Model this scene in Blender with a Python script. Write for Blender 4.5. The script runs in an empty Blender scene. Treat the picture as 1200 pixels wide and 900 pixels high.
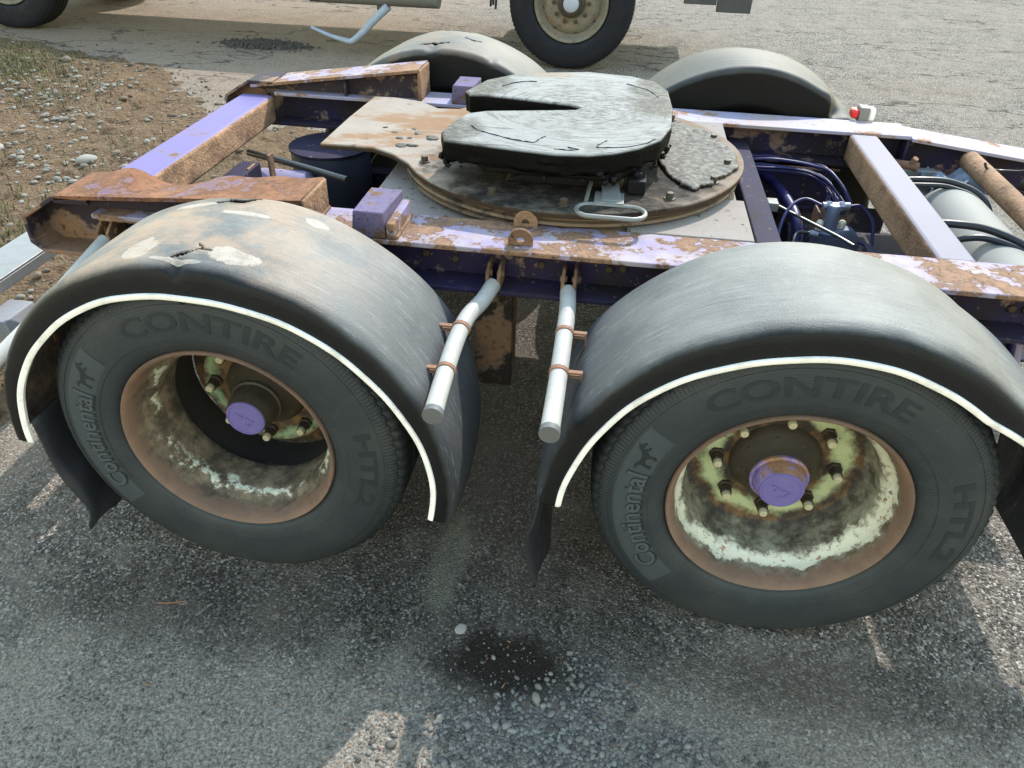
import bpy, bmesh, math, random
import numpy as np
from mathutils import Vector, Matrix

random.seed(7)
rng = np.random.default_rng(7)
C = bpy.context.scene.collection
sc = bpy.context.scene
PI = math.pi

# ------------------------------------------------------------------ camera
cam_d = bpy.data.cameras.new("camera")
cam = bpy.data.objects.new("camera", cam_d)
C.objects.link(cam)
yaw, pitch, roll, foc = -0.1234, 0.6226, 0.0336, 887.35
fwd = Vector((math.sin(yaw)*math.cos(pitch), math.cos(yaw)*math.cos(pitch), -math.sin(pitch)))
rgt = Vector((math.cos(yaw), -math.sin(yaw), 0))
upv = rgt.cross(fwd)
r2 = rgt*math.cos(roll)+upv*math.sin(roll)
u2 = -rgt*math.sin(roll)+upv*math.cos(roll)
mw = Matrix(((r2.x, u2.x, -fwd.x, -0.5256), (r2.y, u2.y, -fwd.y, -1.4533), (r2.z, u2.z, -fwd.z, 1.3541), (0, 0, 0, 1)))
cam.matrix_world = mw
cam_d.sensor_width = 36
cam_d.lens = foc*36/1200
cam_d.clip_start = 0.05
cam_d.clip_end = 2000
sc.camera = cam

# ------------------------------------------------------------------ light
SUN = Vector((0.35, 1.0, 1.0)).normalized()
elev = math.asin(SUN.z)
azim = math.atan2(SUN.x, SUN.y)
w = bpy.data.worlds.new("World")
sc.world = w
w.use_nodes = True
wn = w.node_tree
bg = wn.nodes["Background"]
sky = wn.nodes.new("ShaderNodeTexSky")
sky.sky_type = 'NISHITA'
sky.sun_disc = False
sky.sun_elevation = elev
sky.sun_rotation = azim
sky.air_density = 2.5
sky.dust_density = 0.3
sky.ozone_density = 1.0
wn.links.new(sky.outputs[0], bg.inputs[0])
bg.inputs[1].default_value = 0.15
sun_d = bpy.data.lights.new("sun", 'SUN')
sun_d.energy = 2.0
sun_d.angle = math.radians(0.53)
sun_d.color = (1.0, 0.955, 0.89)
sun = bpy.data.objects.new("sun", sun_d)
C.objects.link(sun)
sun.rotation_euler = SUN.to_track_quat('Z', 'Y').to_euler()
sc.view_settings.view_transform = 'Standard'
sc.view_settings.look = 'None'
sc.view_settings.gamma = 1
sc.view_settings.exposure = 1.85

ZG = -0.48          # ground height (z = 0 is the wheel axis)
LW = 1.4786         # wheel spacing
WIDTH = 2.5

# ------------------------------------------------------------------ materials
def S(r, g, b):
    f = lambda c: (c/255/12.92) if c/255 <= 0.04045 else ((c/255+0.055)/1.055)**2.4
    return (f(r), f(g), f(b), 1)

class NT:
    def __init__(s, name):
        s.m = bpy.data.materials.new(name)
        s.m.use_nodes = True
        s.t = s.m.node_tree
        s.b = s.t.nodes["Principled BSDF"]
        s.tc = s.t.nodes.new("ShaderNodeTexCoord")
        s.obj = s.tc.outputs["Object"]
    def node(s, ty, **kw):
        n = s.t.nodes.new(ty)
        for k, v in kw.items():
            setattr(n, k, v)
        return n
    def put(s, sock, v):
        if isinstance(v, bpy.types.NodeSocket):
            s.t.links.new(v, sock)
        else:
            sock.default_value = v
    def noise(s, scale, detail=4, rough=0.55, vec=None, dist=0.0):
        n = s.node("ShaderNodeTexNoise")
        s.put(n.inputs["Vector"], vec or s.obj)
        n.inputs["Scale"].default_value = scale
        n.inputs["Detail"].default_value = detail
        n.inputs["Roughness"].default_value = rough
        n.inputs["Distortion"].default_value = dist
        return n.outputs["Fac"]
    def voro(s, scale, feature='F1', out="Distance", vec=None):
        n = s.node("ShaderNodeTexVoronoi", feature=feature)
        s.put(n.inputs["Vector"], vec or s.obj)
        n.inputs["Scale"].default_value = scale
        return n.outputs[out]
    def scale(s, x, y, z, vec=None, loc=(0, 0, 0), rot=(0, 0, 0)):
        n = s.node("ShaderNodeMapping")
        s.put(n.inputs["Vector"], vec or s.obj)
        n.inputs["Scale"].default_value = (x, y, z)
        n.inputs["Location"].default_value = loc
        n.inputs["Rotation"].default_value = rot
        return n.outputs[0]
    def step(s, v, a, b, lo=0.0, hi=1.0):
        n = s.node("ShaderNodeMapRange")
        n.interpolation_type = 'SMOOTHSTEP'
        s.put(n.inputs["Value"], v)
        n.inputs["From Min"].default_value = a
        n.inputs["From Max"].default_value = b
        n.inputs["To Min"].default_value = lo
        n.inputs["To Max"].default_value = hi
        return n.outputs["Result"]
    def math(s, op, a, b=0.0, c=None):
        n = s.node("ShaderNodeMath", operation=op)
        s.put(n.inputs[0], a)
        s.put(n.inputs[1], b)
        if c is not None:
            s.put(n.inputs[2], c)
        return n.outputs[0]
    def mix(s, f, a, b, mode='MIX'):
        n = s.node("ShaderNodeMix", data_type='RGBA', blend_type=mode)
        s.put(n.inputs[0], f)
        s.put(n.inputs[6], a)
        s.put(n.inputs[7], b)
        return n.outputs[2]
    def xyz(s, vec=None):
        n = s.node("ShaderNodeSeparateXYZ")
        s.put(n.inputs[0], vec or s.obj)
        return n.outputs
    def color(s, v): s.put(s.b.inputs["Base Color"], v)
    def rough(s, v): s.put(s.b.inputs["Roughness"], v)
    def metal(s, v): s.put(s.b.inputs["Metallic"], v)
    def spec(s, v): s.b.inputs["Specular IOR Level"].default_value = v
    def bump(s, h, strength=0.5, dist=0.002, prev=None):
        n = s.node("ShaderNodeBump")
        n.inputs["Strength"].default_value = strength
        n.inputs["Distance"].default_value = dist
        s.put(n.inputs["Height"], h)
        if prev is not None:
            s.t.links.new(prev, n.inputs["Normal"])
        s.t.links.new(n.outputs[0], s.b.inputs["Normal"])
        return n.outputs[0]
    def ellipse(s, cx, cy, rx, ry, soft=0.5, wob=0.25, ws=9.0):
        """1 inside a ragged ellipse in x, y (object coordinates), 0 outside"""
        p = s.xyz()
        dx = s.math('DIVIDE', s.math('SUBTRACT', p[0], cx), rx)
        dy = s.math('DIVIDE', s.math('SUBTRACT', p[1], cy), ry)
        d = s.math('SQRT', s.math('ADD', s.math('MULTIPLY', dx, dx), s.math('MULTIPLY', dy, dy)))
        d = s.math('ADD', d, s.math('MULTIPLY', s.math('SUBTRACT', s.noise(ws, 5, 0.65), 0.5), wob*4))
        return s.step(d, 1+soft*0.5, 1-soft*0.5)

def rust_color(k, sc_=1.0, light=0.3):
    a = k.mix(k.noise(14*sc_, 6, 0.7), (0.09, 0.050, 0.032, 1), (0.34, 0.185, 0.105, 1))
    a = k.mix(k.step(k.noise(5*sc_, 6, 0.7), 0.42, 0.62), a, k.mix(light, a, (0.50, 0.285, 0.175, 1)))
    return k.mix(k.step(k.noise(45*sc_, 4, 0.7), 0.52, 0.74), a, (0.05, 0.03, 0.022, 1))

def painted(name, col, rust=0.5, grime=0.3, rough=0.42, sc_=1.0, fade=None, spots=0.62, vec=None, grimecol=(0.035, 0.026, 0.02, 1), light=0.3):
    """paint worn through to rust in ragged patches, with grime"""
    k = NT(name)
    big = k.noise(5*sc_, 9, 0.68, vec)
    m = k.step(big, rust, rust+0.035)
    m2 = k.step(k.noise(38*sc_, 5, 0.7, vec), spots, spots+0.06)
    m = k.math('MAXIMUM', m, m2)
    c = k.mix(k.noise(3*sc_, 4, 0.6), col, tuple(min(1, x*1.12) for x in col[:3])+(1,))
    if fade:
        c = k.mix(k.step(k.noise(4.2*sc_, 6, 0.6), 0.40, 0.62), c, fade)
    rim = k.step(big, rust-0.05, rust)
    c = k.mix(k.math('MULTIPLY', rim, 0.35), c, (0.45, 0.3, 0.2, 1))
    c = k.mix(m, c, rust_color(k, sc_, light))
    g = k.math('MULTIPLY', k.step(k.noise(7*sc_, 7, 0.7), 0.45, 0.75), grime)
    c = k.mix(g, c, grimecol)
    k.color(c)
    rough = min(.85, rough+.25)
    k.rough(k.mix(m, (rough,)*3+(1,), (0.9,)*3+(1,)))
    k.spec(0.22)
    h = k.math('ADD', k.math('MULTIPLY', m, k.noise(120, 3, 0.7)), k.math('MULTIPLY', k.math('SUBTRACT', 1.0, m), 0.75))
    k.bump(h, 0.6, 0.002)
    return k.m

def rusty(name, bright=1.0, scale_=1.0):
    k = NT(name)
    c = rust_color(k, scale_, 0.5)
    c = k.mix(k.step(k.noise(6*scale_, 6, 0.7), 0.40, 0.66), c, (0.44*bright, 0.25*bright, 0.14*bright, 1))
    k.color(c); k.rough(0.85); k.spec(0.25)
    h = k.math('ADD', k.noise(60, 6, 0.75), k.math('MULTIPLY', k.voro(90), 0.6))
    k.bump(h, 0.9, 0.004)
    return k.m

def plain(name, col, rough=0.6, var=0.25, bump=0.25, metal=0.0, sc_=1.0, dirt=0.0, spec=0.25):
    k = NT(name)
    c = k.mix(k.noise(9*sc_, 6, 0.65), tuple(x*(1-var) for x in col[:3])+(1,), tuple(min(1, x*(1+var)) for x in col[:3])+(1,))
    if dirt:
        c = k.mix(k.math('MULTIPLY', k.step(k.noise(16*sc_, 6, 0.7), 0.45, 0.7), dirt), c, (0.12, 0.09, 0.065, 1))
    k.color(c); k.rough(k.step(k.noise(20*sc_, 4, 0.6), 0.3, 0.7, rough*0.8, min(1, rough*1.2))); k.metal(metal); k.spec(spec)
    if bump:
        k.bump(k.noise(150*sc_, 3, 0.6), bump, 0.001)
    return k.m

PURPLE = (0.25, 0.20, 0.58, 1)
PALE = (0.50, 0.46, 0.64, 1)
M = {}
M['purple_clean'] = painted('purple_paint', (0.34, 0.29, 0.78, 1), 0.615, 0.04, 0.38, spots=0.74, light=0.7)
M['beam_side'] = rusty('rusted_beam_side', 1.15, 1.3)
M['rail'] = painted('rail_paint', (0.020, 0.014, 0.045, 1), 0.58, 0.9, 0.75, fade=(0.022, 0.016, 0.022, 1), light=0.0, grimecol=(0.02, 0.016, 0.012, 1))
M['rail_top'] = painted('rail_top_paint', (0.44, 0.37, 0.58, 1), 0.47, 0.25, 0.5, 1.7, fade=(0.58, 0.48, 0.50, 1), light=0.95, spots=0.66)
M['rail_far'] = painted('far_rail_paint', PALE, 0.58, 0.08, 0.45, 1.2, fade=(0.55, 0.45, 0.46, 1), light=0.9)
M['cross'] = painted('crossmember_paint', (0.60, 0.57, 0.72, 1), 0.72, 0.05, 0.45, spots=0.76)
M['rust'] = rusty('rust')
M['rust_dark'] = painted('dark_rust', (0.03, 0.022, 0.03, 1), 0.55, 0.8, 0.8, light=0, grimecol=(0.02, 0.016, 0.012, 1))
M['ramp'] = painted('ramp_rust', (0.20, 0.15, 0.26, 1), 0.42, 0.2, 0.55, 1.4, light=0.6)
M['block'] = painted('block_paint', (0.34, 0.27, 0.48, 1), 0.57, 0.4, 0.6, 3.0, spots=0.57, light=0.6)
M['frame_dark'] = painted('grimy_frame', (0.018, 0.014, 0.032, 1), 0.64, 0.9, 0.7, light=0, grimecol=(0.016, 0.013, 0.012, 1))
M['steel_rod'] = plain('bare_steel', (0.30, 0.29, 0.28, 1), 0.4, 0.2, 0.2, 0.8)

M['hanger'] = painted('rusty_hanger', (0.03, 0.022, 0.018, 1), 0.5, 0.8, 0.7, light=0.1)
# fifth wheel grease
k = NT('grease_coated_plate')
pz = k.xyz()
base = k.mix(k.noise(20, 8, 0.7), (0.36, 0.38, 0.39, 1), (0.60, 0.61, 0.61, 1))
streak = k.noise(1.0, 8, 0.75, k.scale(4, 40, 4, rot=(0, 0, 0.15)))
base = k.mix(k.math('MULTIPLY', k.step(streak, 0.60, 0.64), 0.75), base, (0.075, 0.072, 0.068, 1))
edge = k.math('MAXIMUM', k.ellipse(-0.38, 1.46, 0.10, 0.3, 0.6, 0.35, 12), k.ellipse(-1.05, 0.9, 0.11, 0.14, 0.5, 0.3, 20))
edge = k.math('MAXIMUM', edge, k.ellipse(-1.04, 1.46, 0.11, 0.2, 0.5, 0.3, 20))
cx_ = k.math('ADD', pz[0], .62); cy_ = k.math('ADD', pz[1], -1.25)
rad_ = k.math('SQRT', k.math('ADD', k.math('MULTIPLY', cx_, cx_), k.math('MULTIPLY', cy_, cy_)))
cmb = k.node('ShaderNodeCombineXYZ'); k.put(cmb.inputs[0], k.math('MULTIPLY', rad_, 60.0)); k.put(cmb.inputs[1], k.math('MULTIPLY', k.math('ARCTAN2', cy_, cx_), 1.6))
arcs = k.noise(1.0, 7, 0.7, cmb.outputs[0])
base = k.mix(k.math('MULTIPLY', k.step(arcs, 0.54, 0.60), 0.55), base, (0.10, 0.098, 0.095, 1))
base = k.mix(k.math('MULTIPLY', k.step(k.noise(7, 8, 0.75), 0.54, 0.62), 0.6), base, (0.20, 0.20, 0.195, 1))
base = k.mix(k.math('MULTIPLY', k.step(arcs, 0.42, 0.36), 0.5), base, (0.8, 0.81, 0.8, 1))
ring = k.ellipse(-0.62, 1.25, 0.2, 0.26, 0.8, 0.3, 10)
ringtex = k.step(k.noise(1.0, 8, 0.8, k.scale(25, 60, 10)), 0.45, 0.6)
base = k.mix(k.math('MULTIPLY', ring, k.math('MULTIPLY', ringtex, 0.75)), base, (0.07, 0.068, 0.064, 1))
base = k.mix(k.math('MULTIPLY', edge, k.step(k.noise(40, 6, 0.75), 0.32, 0.6, 0.35, 1)), base, (0.10, 0.092, 0.075, 1))
tan = k.math('MULTIPLY', k.ellipse(-0.8, 1.68, 0.1, 0.05, 0.6, 0.3, 14), 0.6)
base = k.mix(tan, base, (0.45, 0.33, 0.2, 1))
top = k.step(pz[2], 0.600, 0.606)
k.color(k.mix(top, (0.012, 0.011, 0.011, 1), base))
k.rough(k.mix(top, (0.55,)*3+(1,), k.mix(k.noise(30, 4, 0.7), (0.6,)*3+(1,), (0.85,)*3+(1,))))
k.put(k.b.inputs['Specular IOR Level'], k.step(pz[2], 0.600, 0.606, 0.04, 0.25))
hh = k.math('ADD', k.noise(45, 6, 0.7), k.math('MULTIPLY', k.noise(1.0, 6, 0.7, k.scale(12, 90, 12)), 0.8))
k.bump(hh, 0.9, 0.004)
M['grease_plate'] = k.m
M['grease'] = plain('black_grease', (0.008, 0.008, 0.009, 1), 0.5, 0.5, 0.9, sc_=1.5, spec=0.1)
M['grease_grey'] = plain('dried_grease', (0.17, 0.16, 0.14, 1), 0.65, 0.5, 1.0, sc_=2.5)

k = NT('turntable_primer')
c = k.mix(k.noise(8, 6, 0.65), (0.46, 0.34, 0.25, 1), (0.66, 0.58, 0.51, 1))
c = k.mix(k.step(k.noise(1.0, 7, 0.7, k.scale(3, 7, 3)), 0.47, 0.58), c, (0.48, 0.28, 0.16, 1))
c = k.mix(k.math('MULTIPLY', k.step(k.xyz()[0], -1.05, -0.6), 0.55), c, (0.33, 0.24, 0.17, 1))
c = k.mix(k.math('MULTIPLY', k.step(k.noise(11, 8, 0.72), 0.60, 0.66), 0.8), c, (0.16, 0.14, 0.11, 1))
oil = k.math('MAXIMUM', k.ellipse(-0.7, 1.0, 0.42, 0.42, 0.4, 0.3, 7), k.ellipse(-0.62, 0.72, 0.48, 0.09, 0.8, 0.3, 12))  # black grease, plus the coupling plate's shade painted onto the turntable
oil = k.math('MAXIMUM', oil, k.ellipse(-0.35, 0.95, 0.14, 0.16, 0.7, 0.4, 14))
c = k.mix(k.math('MULTIPLY', oil, k.step(k.noise(18, 6, 0.7), 0.25, 0.6, 0.6, 1.0)), c, (0.035, 0.03, 0.025, 1))
c = k.mix(k.step(k.xyz()[2], 0.462, 0.466), (0.10, 0.065, 0.045, 1), c)
k.color(c); k.rough(0.85); k.spec(0.12)
k.bump(k.math('ADD', k.noise(40, 6, 0.7), k.noise(160, 3, 0.6)), 0.5, 0.003)
M['primer'] = k.m
k = NT('primer_base')
c = k.mix(k.noise(9, 6, 0.7), (0.55, 0.42, 0.33, 1), (0.68, 0.62, 0.58, 1))
c = k.mix(k.step(k.noise(24, 6, 0.7), 0.58, 0.66), c, (0.20, 0.13, 0.09, 1))
k.color(c); k.rough(0.85); k.spec(0.12); k.bump(k.noise(70, 5, 0.7), 0.5, 0.002)
M['primer_base'] = k.m
k = NT('turntable_ring_rust')
lay = k.noise(1.0, 5, 0.7, k.scale(3, 3, 70))
c = k.mix(lay, (0.07, 0.045, 0.03, 1), (0.26, 0.17, 0.10, 1))
c = k.mix(k.step(k.noise(14, 6, 0.7), 0.48, 0.62), c, (0.05, 0.035, 0.028, 1))
k.color(c); k.rough(0.8); k.bump(k.math('ADD', lay, k.noise(60, 5, 0.7)), 0.8, 0.005)
M['ring_rust'] = k.m

# weathered mudguard plastic (object x, z relative to the wheel axis, y across)
def guard(name, seed, tan_amt, lo=0.608, hi=0.628):
    k = NT(name)
    p = k.xyz()
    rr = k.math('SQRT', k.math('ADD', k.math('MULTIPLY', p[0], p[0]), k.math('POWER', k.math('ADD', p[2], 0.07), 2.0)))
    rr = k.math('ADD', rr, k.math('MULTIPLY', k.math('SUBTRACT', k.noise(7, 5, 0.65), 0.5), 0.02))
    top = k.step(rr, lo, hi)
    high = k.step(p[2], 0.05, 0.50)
    scr = k.noise(1.0, 6, 0.75, k.scale(7, 55, 7, loc=(seed, 0, 0)))
    big = k.noise(3.5, 5, 0.6, k.scale(1, 1, 1, loc=(seed, seed, 0)))
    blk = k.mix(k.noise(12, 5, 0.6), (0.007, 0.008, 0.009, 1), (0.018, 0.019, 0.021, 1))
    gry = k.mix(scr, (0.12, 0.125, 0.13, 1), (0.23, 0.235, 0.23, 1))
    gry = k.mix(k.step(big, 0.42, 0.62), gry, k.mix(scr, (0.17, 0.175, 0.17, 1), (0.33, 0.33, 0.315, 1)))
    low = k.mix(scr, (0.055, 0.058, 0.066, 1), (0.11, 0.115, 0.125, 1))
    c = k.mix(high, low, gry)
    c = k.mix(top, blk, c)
    if tan_amt:
        t = k.math('MULTIPLY', k.step(k.noise(4.3, 7, 0.65, k.scale(1, 1, 1, loc=(seed*2, 1, 0))), 0.40, 0.56), k.math('MULTIPLY', top, k.step(p[0], 0.5, 0.0)))
        c = k.mix(k.math('MULTIPLY', t, tan_amt), c, (0.60, 0.385, 0.24, 1))
        # layers of the plastic torn back, pale underneath
        sp = k.ellipse(-0.135, 0.05, 0.04, 0.045, 0.12, 0.5, 13)
        sp = k.math('MAXIMUM', sp, k.ellipse(0.10, 0.06, 0.055, 0.035, 0.12, 0.5, 13))
        sp = k.math('MAXIMUM', sp, k.ellipse(-0.13, 0.33, 0.06, 0.018, 0.12, 0.5, 12))
        sp = k.math('MAXIMUM', sp, k.ellipse(0.03, 0.27, 0.06, 0.012, 0.12, 0.5, 12))
        sp = k.math('MAXIMUM', sp, k.ellipse(-0.02, 0.005, 0.06, 0.008, 0.15, 0.4, 12))
        sp = k.math('MAXIMUM', sp, k.ellipse(0.20, 0.32, 0.032, 0.018, 0.12, 0.5, 14))
        c = k.mix(k.math('MULTIPLY', sp, k.step(k.noise(30, 5, 0.7), 0.25, 0.6, 0.35, 0.85)), c, k.mix(k.noise(14, 5, 0.7), (0.50, 0.36, 0.26, 1), (0.70, 0.66, 0.60, 1)))
    fine = k.noise(1.0, 7, 0.8, k.scale(9, 150, 9, loc=(seed, 2, 0), rot=(0, 0, 0.25)))
    c = k.mix(k.math('MULTIPLY', k.step(fine, 0.56, 0.64), k.math('MULTIPLY', top, 0.4)), c, (0.55, 0.54, 0.51, 1))
    c = k.mix(k.math('MULTIPLY', k.step(fine, 0.44, 0.38), k.math('MULTIPLY', top, 0.35)), c, (0.05, 0.05, 0.05, 1))
    dust = k.math('MULTIPLY', k.step(k.noise(22, 6, 0.7), 0.58, 0.72), 0.35)
    c = k.mix(k.math('MULTIPLY', dust, top), c, (0.34, 0.33, 0.31, 1))
    k.color(c)
    k.rough(k.mix(top, (0.55,)*3+(1,), k.mix(scr, (0.50,)*3+(1,), (0.72,)*3+(1,))))
    k.put(k.b.inputs['Specular IOR Level'], k.step(rr, lo, hi, 0.2, 0.30))
    pimple = k.voro(260)
    k.bump(k.math('ADD', k.math('MULTIPLY', scr, 0.9), k.math('MULTIPLY', pimple, 0.5)), 0.5, 0.002)
    return k.m
M['guard_a'] = guard('mudguard_scuffed', 3.0, 0.62)
M['guard_b'] = guard('mudguard_worn', 11.0, 0.0)
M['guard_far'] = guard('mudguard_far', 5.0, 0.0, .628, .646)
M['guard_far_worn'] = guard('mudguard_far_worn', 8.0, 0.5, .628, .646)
M['strip'] = plain('white_edge_strip', (0.78, 0.76, 0.73, 1), 0.45, 0.10, 0.3, dirt=0.3)
M['flap'] = plain('black_flap_rubber', (0.022, 0.024, 0.03, 1), 0.5, 0.4, 0.4, dirt=0.08)

k = NT('tyre_rubber')
p = k.xyz()
rr = k.math('SQRT', k.math('ADD', k.math('MULTIPLY', p[0], p[0]), k.math('MULTIPLY', p[2], p[2])))
c = k.mix(k.noise(6, 6, 0.65), (0.033, 0.042, 0.048, 1), (0.060, 0.070, 0.075, 1))
c = k.mix(k.math('MULTIPLY', k.step(rr, 0.46, 0.485), 0.75), c, (0.022, 0.023, 0.025, 1))
c = k.mix(k.math('MULTIPLY', k.step(k.noise(25, 6, 0.7), 0.5, 0.75), 0.3), c, (0.11, 0.105, 0.095, 1))
c = k.mix(k.math('MULTIPLY', k.step(k.noise(3.5, 6, 0.7), 0.48, 0.66), 0.35), c, (0.12, 0.115, 0.10, 1))
scf = k.noise(1.0, 5, 0.75, k.scale(9, 9, 60))
c = k.mix(k.math('MULTIPLY', k.step(scf, 0.66, 0.70), 0.5), c, (0.16, 0.16, 0.15, 1))
c = k.mix(k.math('MULTIPLY', k.step(p[2], -0.36, -0.5), k.step(k.noise(18, 5, 0.7), 0.35, 0.6, 0, 0.5)), c, (0.13, 0.12, 0.105, 1))
k.color(c); k.rough(0.62); k.spec(0.4)
conc = k.math('SINE', k.math('MULTIPLY', rr, 900.0))
ang = k.math('ARCTAN2', p[2], p[0])
rad = k.math('MULTIPLY', k.math('SINE', k.math('MULTIPLY', ang, 420.0)), k.math('MULTIPLY', k.step(rr, .312, .318), k.step(rr, .345, .338)))
rad2 = k.math('MULTIPLY', k.math('SINE', k.math('MULTIPLY', ang, 260.0)), k.math('MULTIPLY', k.step(rr, .446, .449), k.step(rr, .470, .464)))
k.bump(k.math('ADD', k.math('MULTIPLY', conc, 0.12), k.math('ADD', k.noise(90, 4, 0.6), k.math('MULTIPLY', k.math('ADD', rad, rad2), 0.5))), 0.55, 0.0015)
M['tyre'] = k.m
M['tyre_band'] = plain('sidewall_band', (0.075, 0.088, 0.094, 1), 0.6, 0.15, 0.3)
M['tyre_letter'] = plain('sidewall_lettering', (0.088, 0.100, 0.106, 1), 0.55, 0.1, 0.2)
M['tyre_faint'] = plain('sidewall_raised_lettering', (0.036, 0.043, 0.048, 1), 0.6, 0.15, 0.3)
M['tyre_dark'] = plain('sidewall_dark', (0.030, 0.037, 0.042, 1), 0.6, 0.1, 0.2)

def rimmat(name, paint, rust_lo, dark):
    k = NT(name)
    p = k.xyz()
    n1 = k.noise(11, 7, 0.7)
    n2 = k.noise(55, 5, 0.72)
    rst = rust_color(k, 1.5)
    lt = rust_lo[0] < .06
    pt = k.mix(k.noise(6, 4, 0.6), paint, (0.60, 0.58, 0.50, 1))
    pt = k.mix(k.step(n2, 0.56, 0.64), pt, rst)
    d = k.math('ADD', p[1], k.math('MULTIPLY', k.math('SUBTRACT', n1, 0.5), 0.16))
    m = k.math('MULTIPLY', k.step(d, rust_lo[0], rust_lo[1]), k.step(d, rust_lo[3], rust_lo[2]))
    m = k.math('MULTIPLY', m, k.step(k.noise(8, 7, 0.72), 0.30 if lt else 0.47, 0.40 if lt else 0.54))
    org = k.mix(k.noise(20, 6, 0.7), (0.05, 0.034, 0.025, 1), (0.25, 0.145, 0.095, 1))
    org = k.mix(k.step(k.noise(5, 7, 0.75), 0.5, 0.62), org, (0.12, 0.075, 0.05, 1))
    gr = k.mix(k.step(k.noise(16, 7, 0.75), 0.35, 0.65), (0.045, 0.034, 0.022, 1), (0.24, 0.225, 0.165, 1) if lt else (0.19, 0.145, 0.095, 1))
    oth = k.mix(k.step(d, 0.02, 0.06), org, gr)
    c = k.mix(m, oth, pt)
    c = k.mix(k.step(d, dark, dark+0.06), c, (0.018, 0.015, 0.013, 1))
    k.color(c); k.rough(k.mix(m, (0.8,)*3+(1,), (0.45,)*3+(1,)))
    k.bump(k.math('ADD', n2, k.math('MULTIPLY', m, 0.5)), 0.5, 0.002)
    return k.m
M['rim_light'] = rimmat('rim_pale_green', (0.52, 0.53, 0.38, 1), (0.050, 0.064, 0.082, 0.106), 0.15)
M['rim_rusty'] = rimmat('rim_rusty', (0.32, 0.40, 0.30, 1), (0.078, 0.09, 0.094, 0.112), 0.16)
def discmat(name, c0, lo, hi):
    k = NT(name)
    p = k.xyz()
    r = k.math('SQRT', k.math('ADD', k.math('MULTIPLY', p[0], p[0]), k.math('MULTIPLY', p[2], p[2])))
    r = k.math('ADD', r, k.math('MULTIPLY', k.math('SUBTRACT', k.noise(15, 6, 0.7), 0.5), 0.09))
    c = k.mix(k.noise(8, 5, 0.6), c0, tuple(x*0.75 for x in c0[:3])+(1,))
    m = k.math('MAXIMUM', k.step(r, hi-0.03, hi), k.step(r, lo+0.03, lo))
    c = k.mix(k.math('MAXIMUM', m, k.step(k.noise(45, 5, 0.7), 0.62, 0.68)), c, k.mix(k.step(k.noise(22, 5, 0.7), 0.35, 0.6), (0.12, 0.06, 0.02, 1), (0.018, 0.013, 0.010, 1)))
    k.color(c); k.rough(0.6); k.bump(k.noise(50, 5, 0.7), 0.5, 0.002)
    return k.m
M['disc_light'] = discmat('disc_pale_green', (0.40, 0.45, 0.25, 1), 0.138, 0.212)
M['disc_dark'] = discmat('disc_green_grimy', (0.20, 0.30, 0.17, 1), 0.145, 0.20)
M['hub'] = plain('greasy_hub', (0.045, 0.036, 0.026, 1), 0.55, 0.5, 0.8, sc_=2)
M['hubcap'] = painted('hub_cap_purple', (0.21, 0.17, 0.46, 1), 0.68, 0.15, 0.5, 4.0, spots=0.72)
M['hubside'] = painted('hub_cap_worn', (0.17, 0.13, 0.36, 1), 0.52, 0.5, 0.6, 3.0)
M['nut'] = plain('rusty_nut', (0.045, 0.032, 0.022, 1), 0.6, 0.5, 0.6)
M['stud'] = plain('stud_end', (0.40, 0.36, 0.24, 1), 0.6, 0.4, 0.3, sc_=3)
M['white_pipe'] = plain('white_pipe_paint', (0.74, 0.73, 0.70, 1), 0.4, 0.05, 0.15, dirt=0.18)
M['cap'] = plain('grey_plastic_cap', (0.10, 0.10, 0.10, 1), 0.6, 0.1, 0.2)
M['clamp'] = painted('clamp_copper_rust', (0.42, 0.22, 0.13, 1), 0.6, 0.2, 0.5, 4)
M['galv'] = plain('dull_aluminium', (0.42, 0.42, 0.40, 1), 0.42, 0.15, 0.3, 0.3, dirt=0.2)
M['hose'] = plain('hose_purple_overspray', (0.016, 0.012, 0.058, 1), 0.4, 0.3, 0.1)
M['hose_dark'] = plain('black_hose', (0.018, 0.018, 0.022, 1), 0.35, 0.3, 0.1)
M['tank'] = painted('air_tank_paint', (0.44, 0.42, 0.385, 1), 0.70, 0.08, 0.42, 1.2, spots=0.8)
M['bumper'] = plain('bumper_grey', (0.55, 0.54, 0.53, 1), 0.45, 0.08, 0.2, 0.2, dirt=0.2)
M['bumper_block'] = plain('grey_rubber_block', (0.20, 0.20, 0.21, 1), 0.7, 0.2, 0.4, dirt=0.1)
M['green_peel'] = painted('peeling_green_paint', (0.42, 0.56, 0.46, 1), 0.6, 0.1, 0.5, 3, fade=(0.07, 0.06, 0.24, 1), spots=0.8)
M['lamp_red'] = plain('red_lens', (0.6, 0.03, 0.03, 1), 0.2, 0.05, 0)
M['lamp_clear'] = plain('clear_lens', (0.75, 0.74, 0.7, 1), 0.2, 0.05, 0)
M['lamp_body'] = plain('lamp_housing', (0.18, 0.17, 0.15, 1), 0.6, 0.2, 0.2)
M['valve'] = plain('valve_casting', (0.10, 0.11, 0.16, 1), 0.45, 0.4, 0.3, 0.3)
M['fitting'] = plain('fitting', (0.30, 0.31, 0.36, 1), 0.4, 0.3, 0.2, 0.5)
M['brass'] = plain('brass_tip', (0.5, 0.46, 0.36, 1), 0.4, 0.3, 0.2, 0.3)
M['bellows'] = plain('bellows_rubber', (0.022, 0.024, 0.038, 1), 0.55, 0.3, 0.3)
M['lilac'] = painted('lilac_faded', (0.46, 0.40, 0.62, 1), 0.72, 0.05, 0.4)

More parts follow.
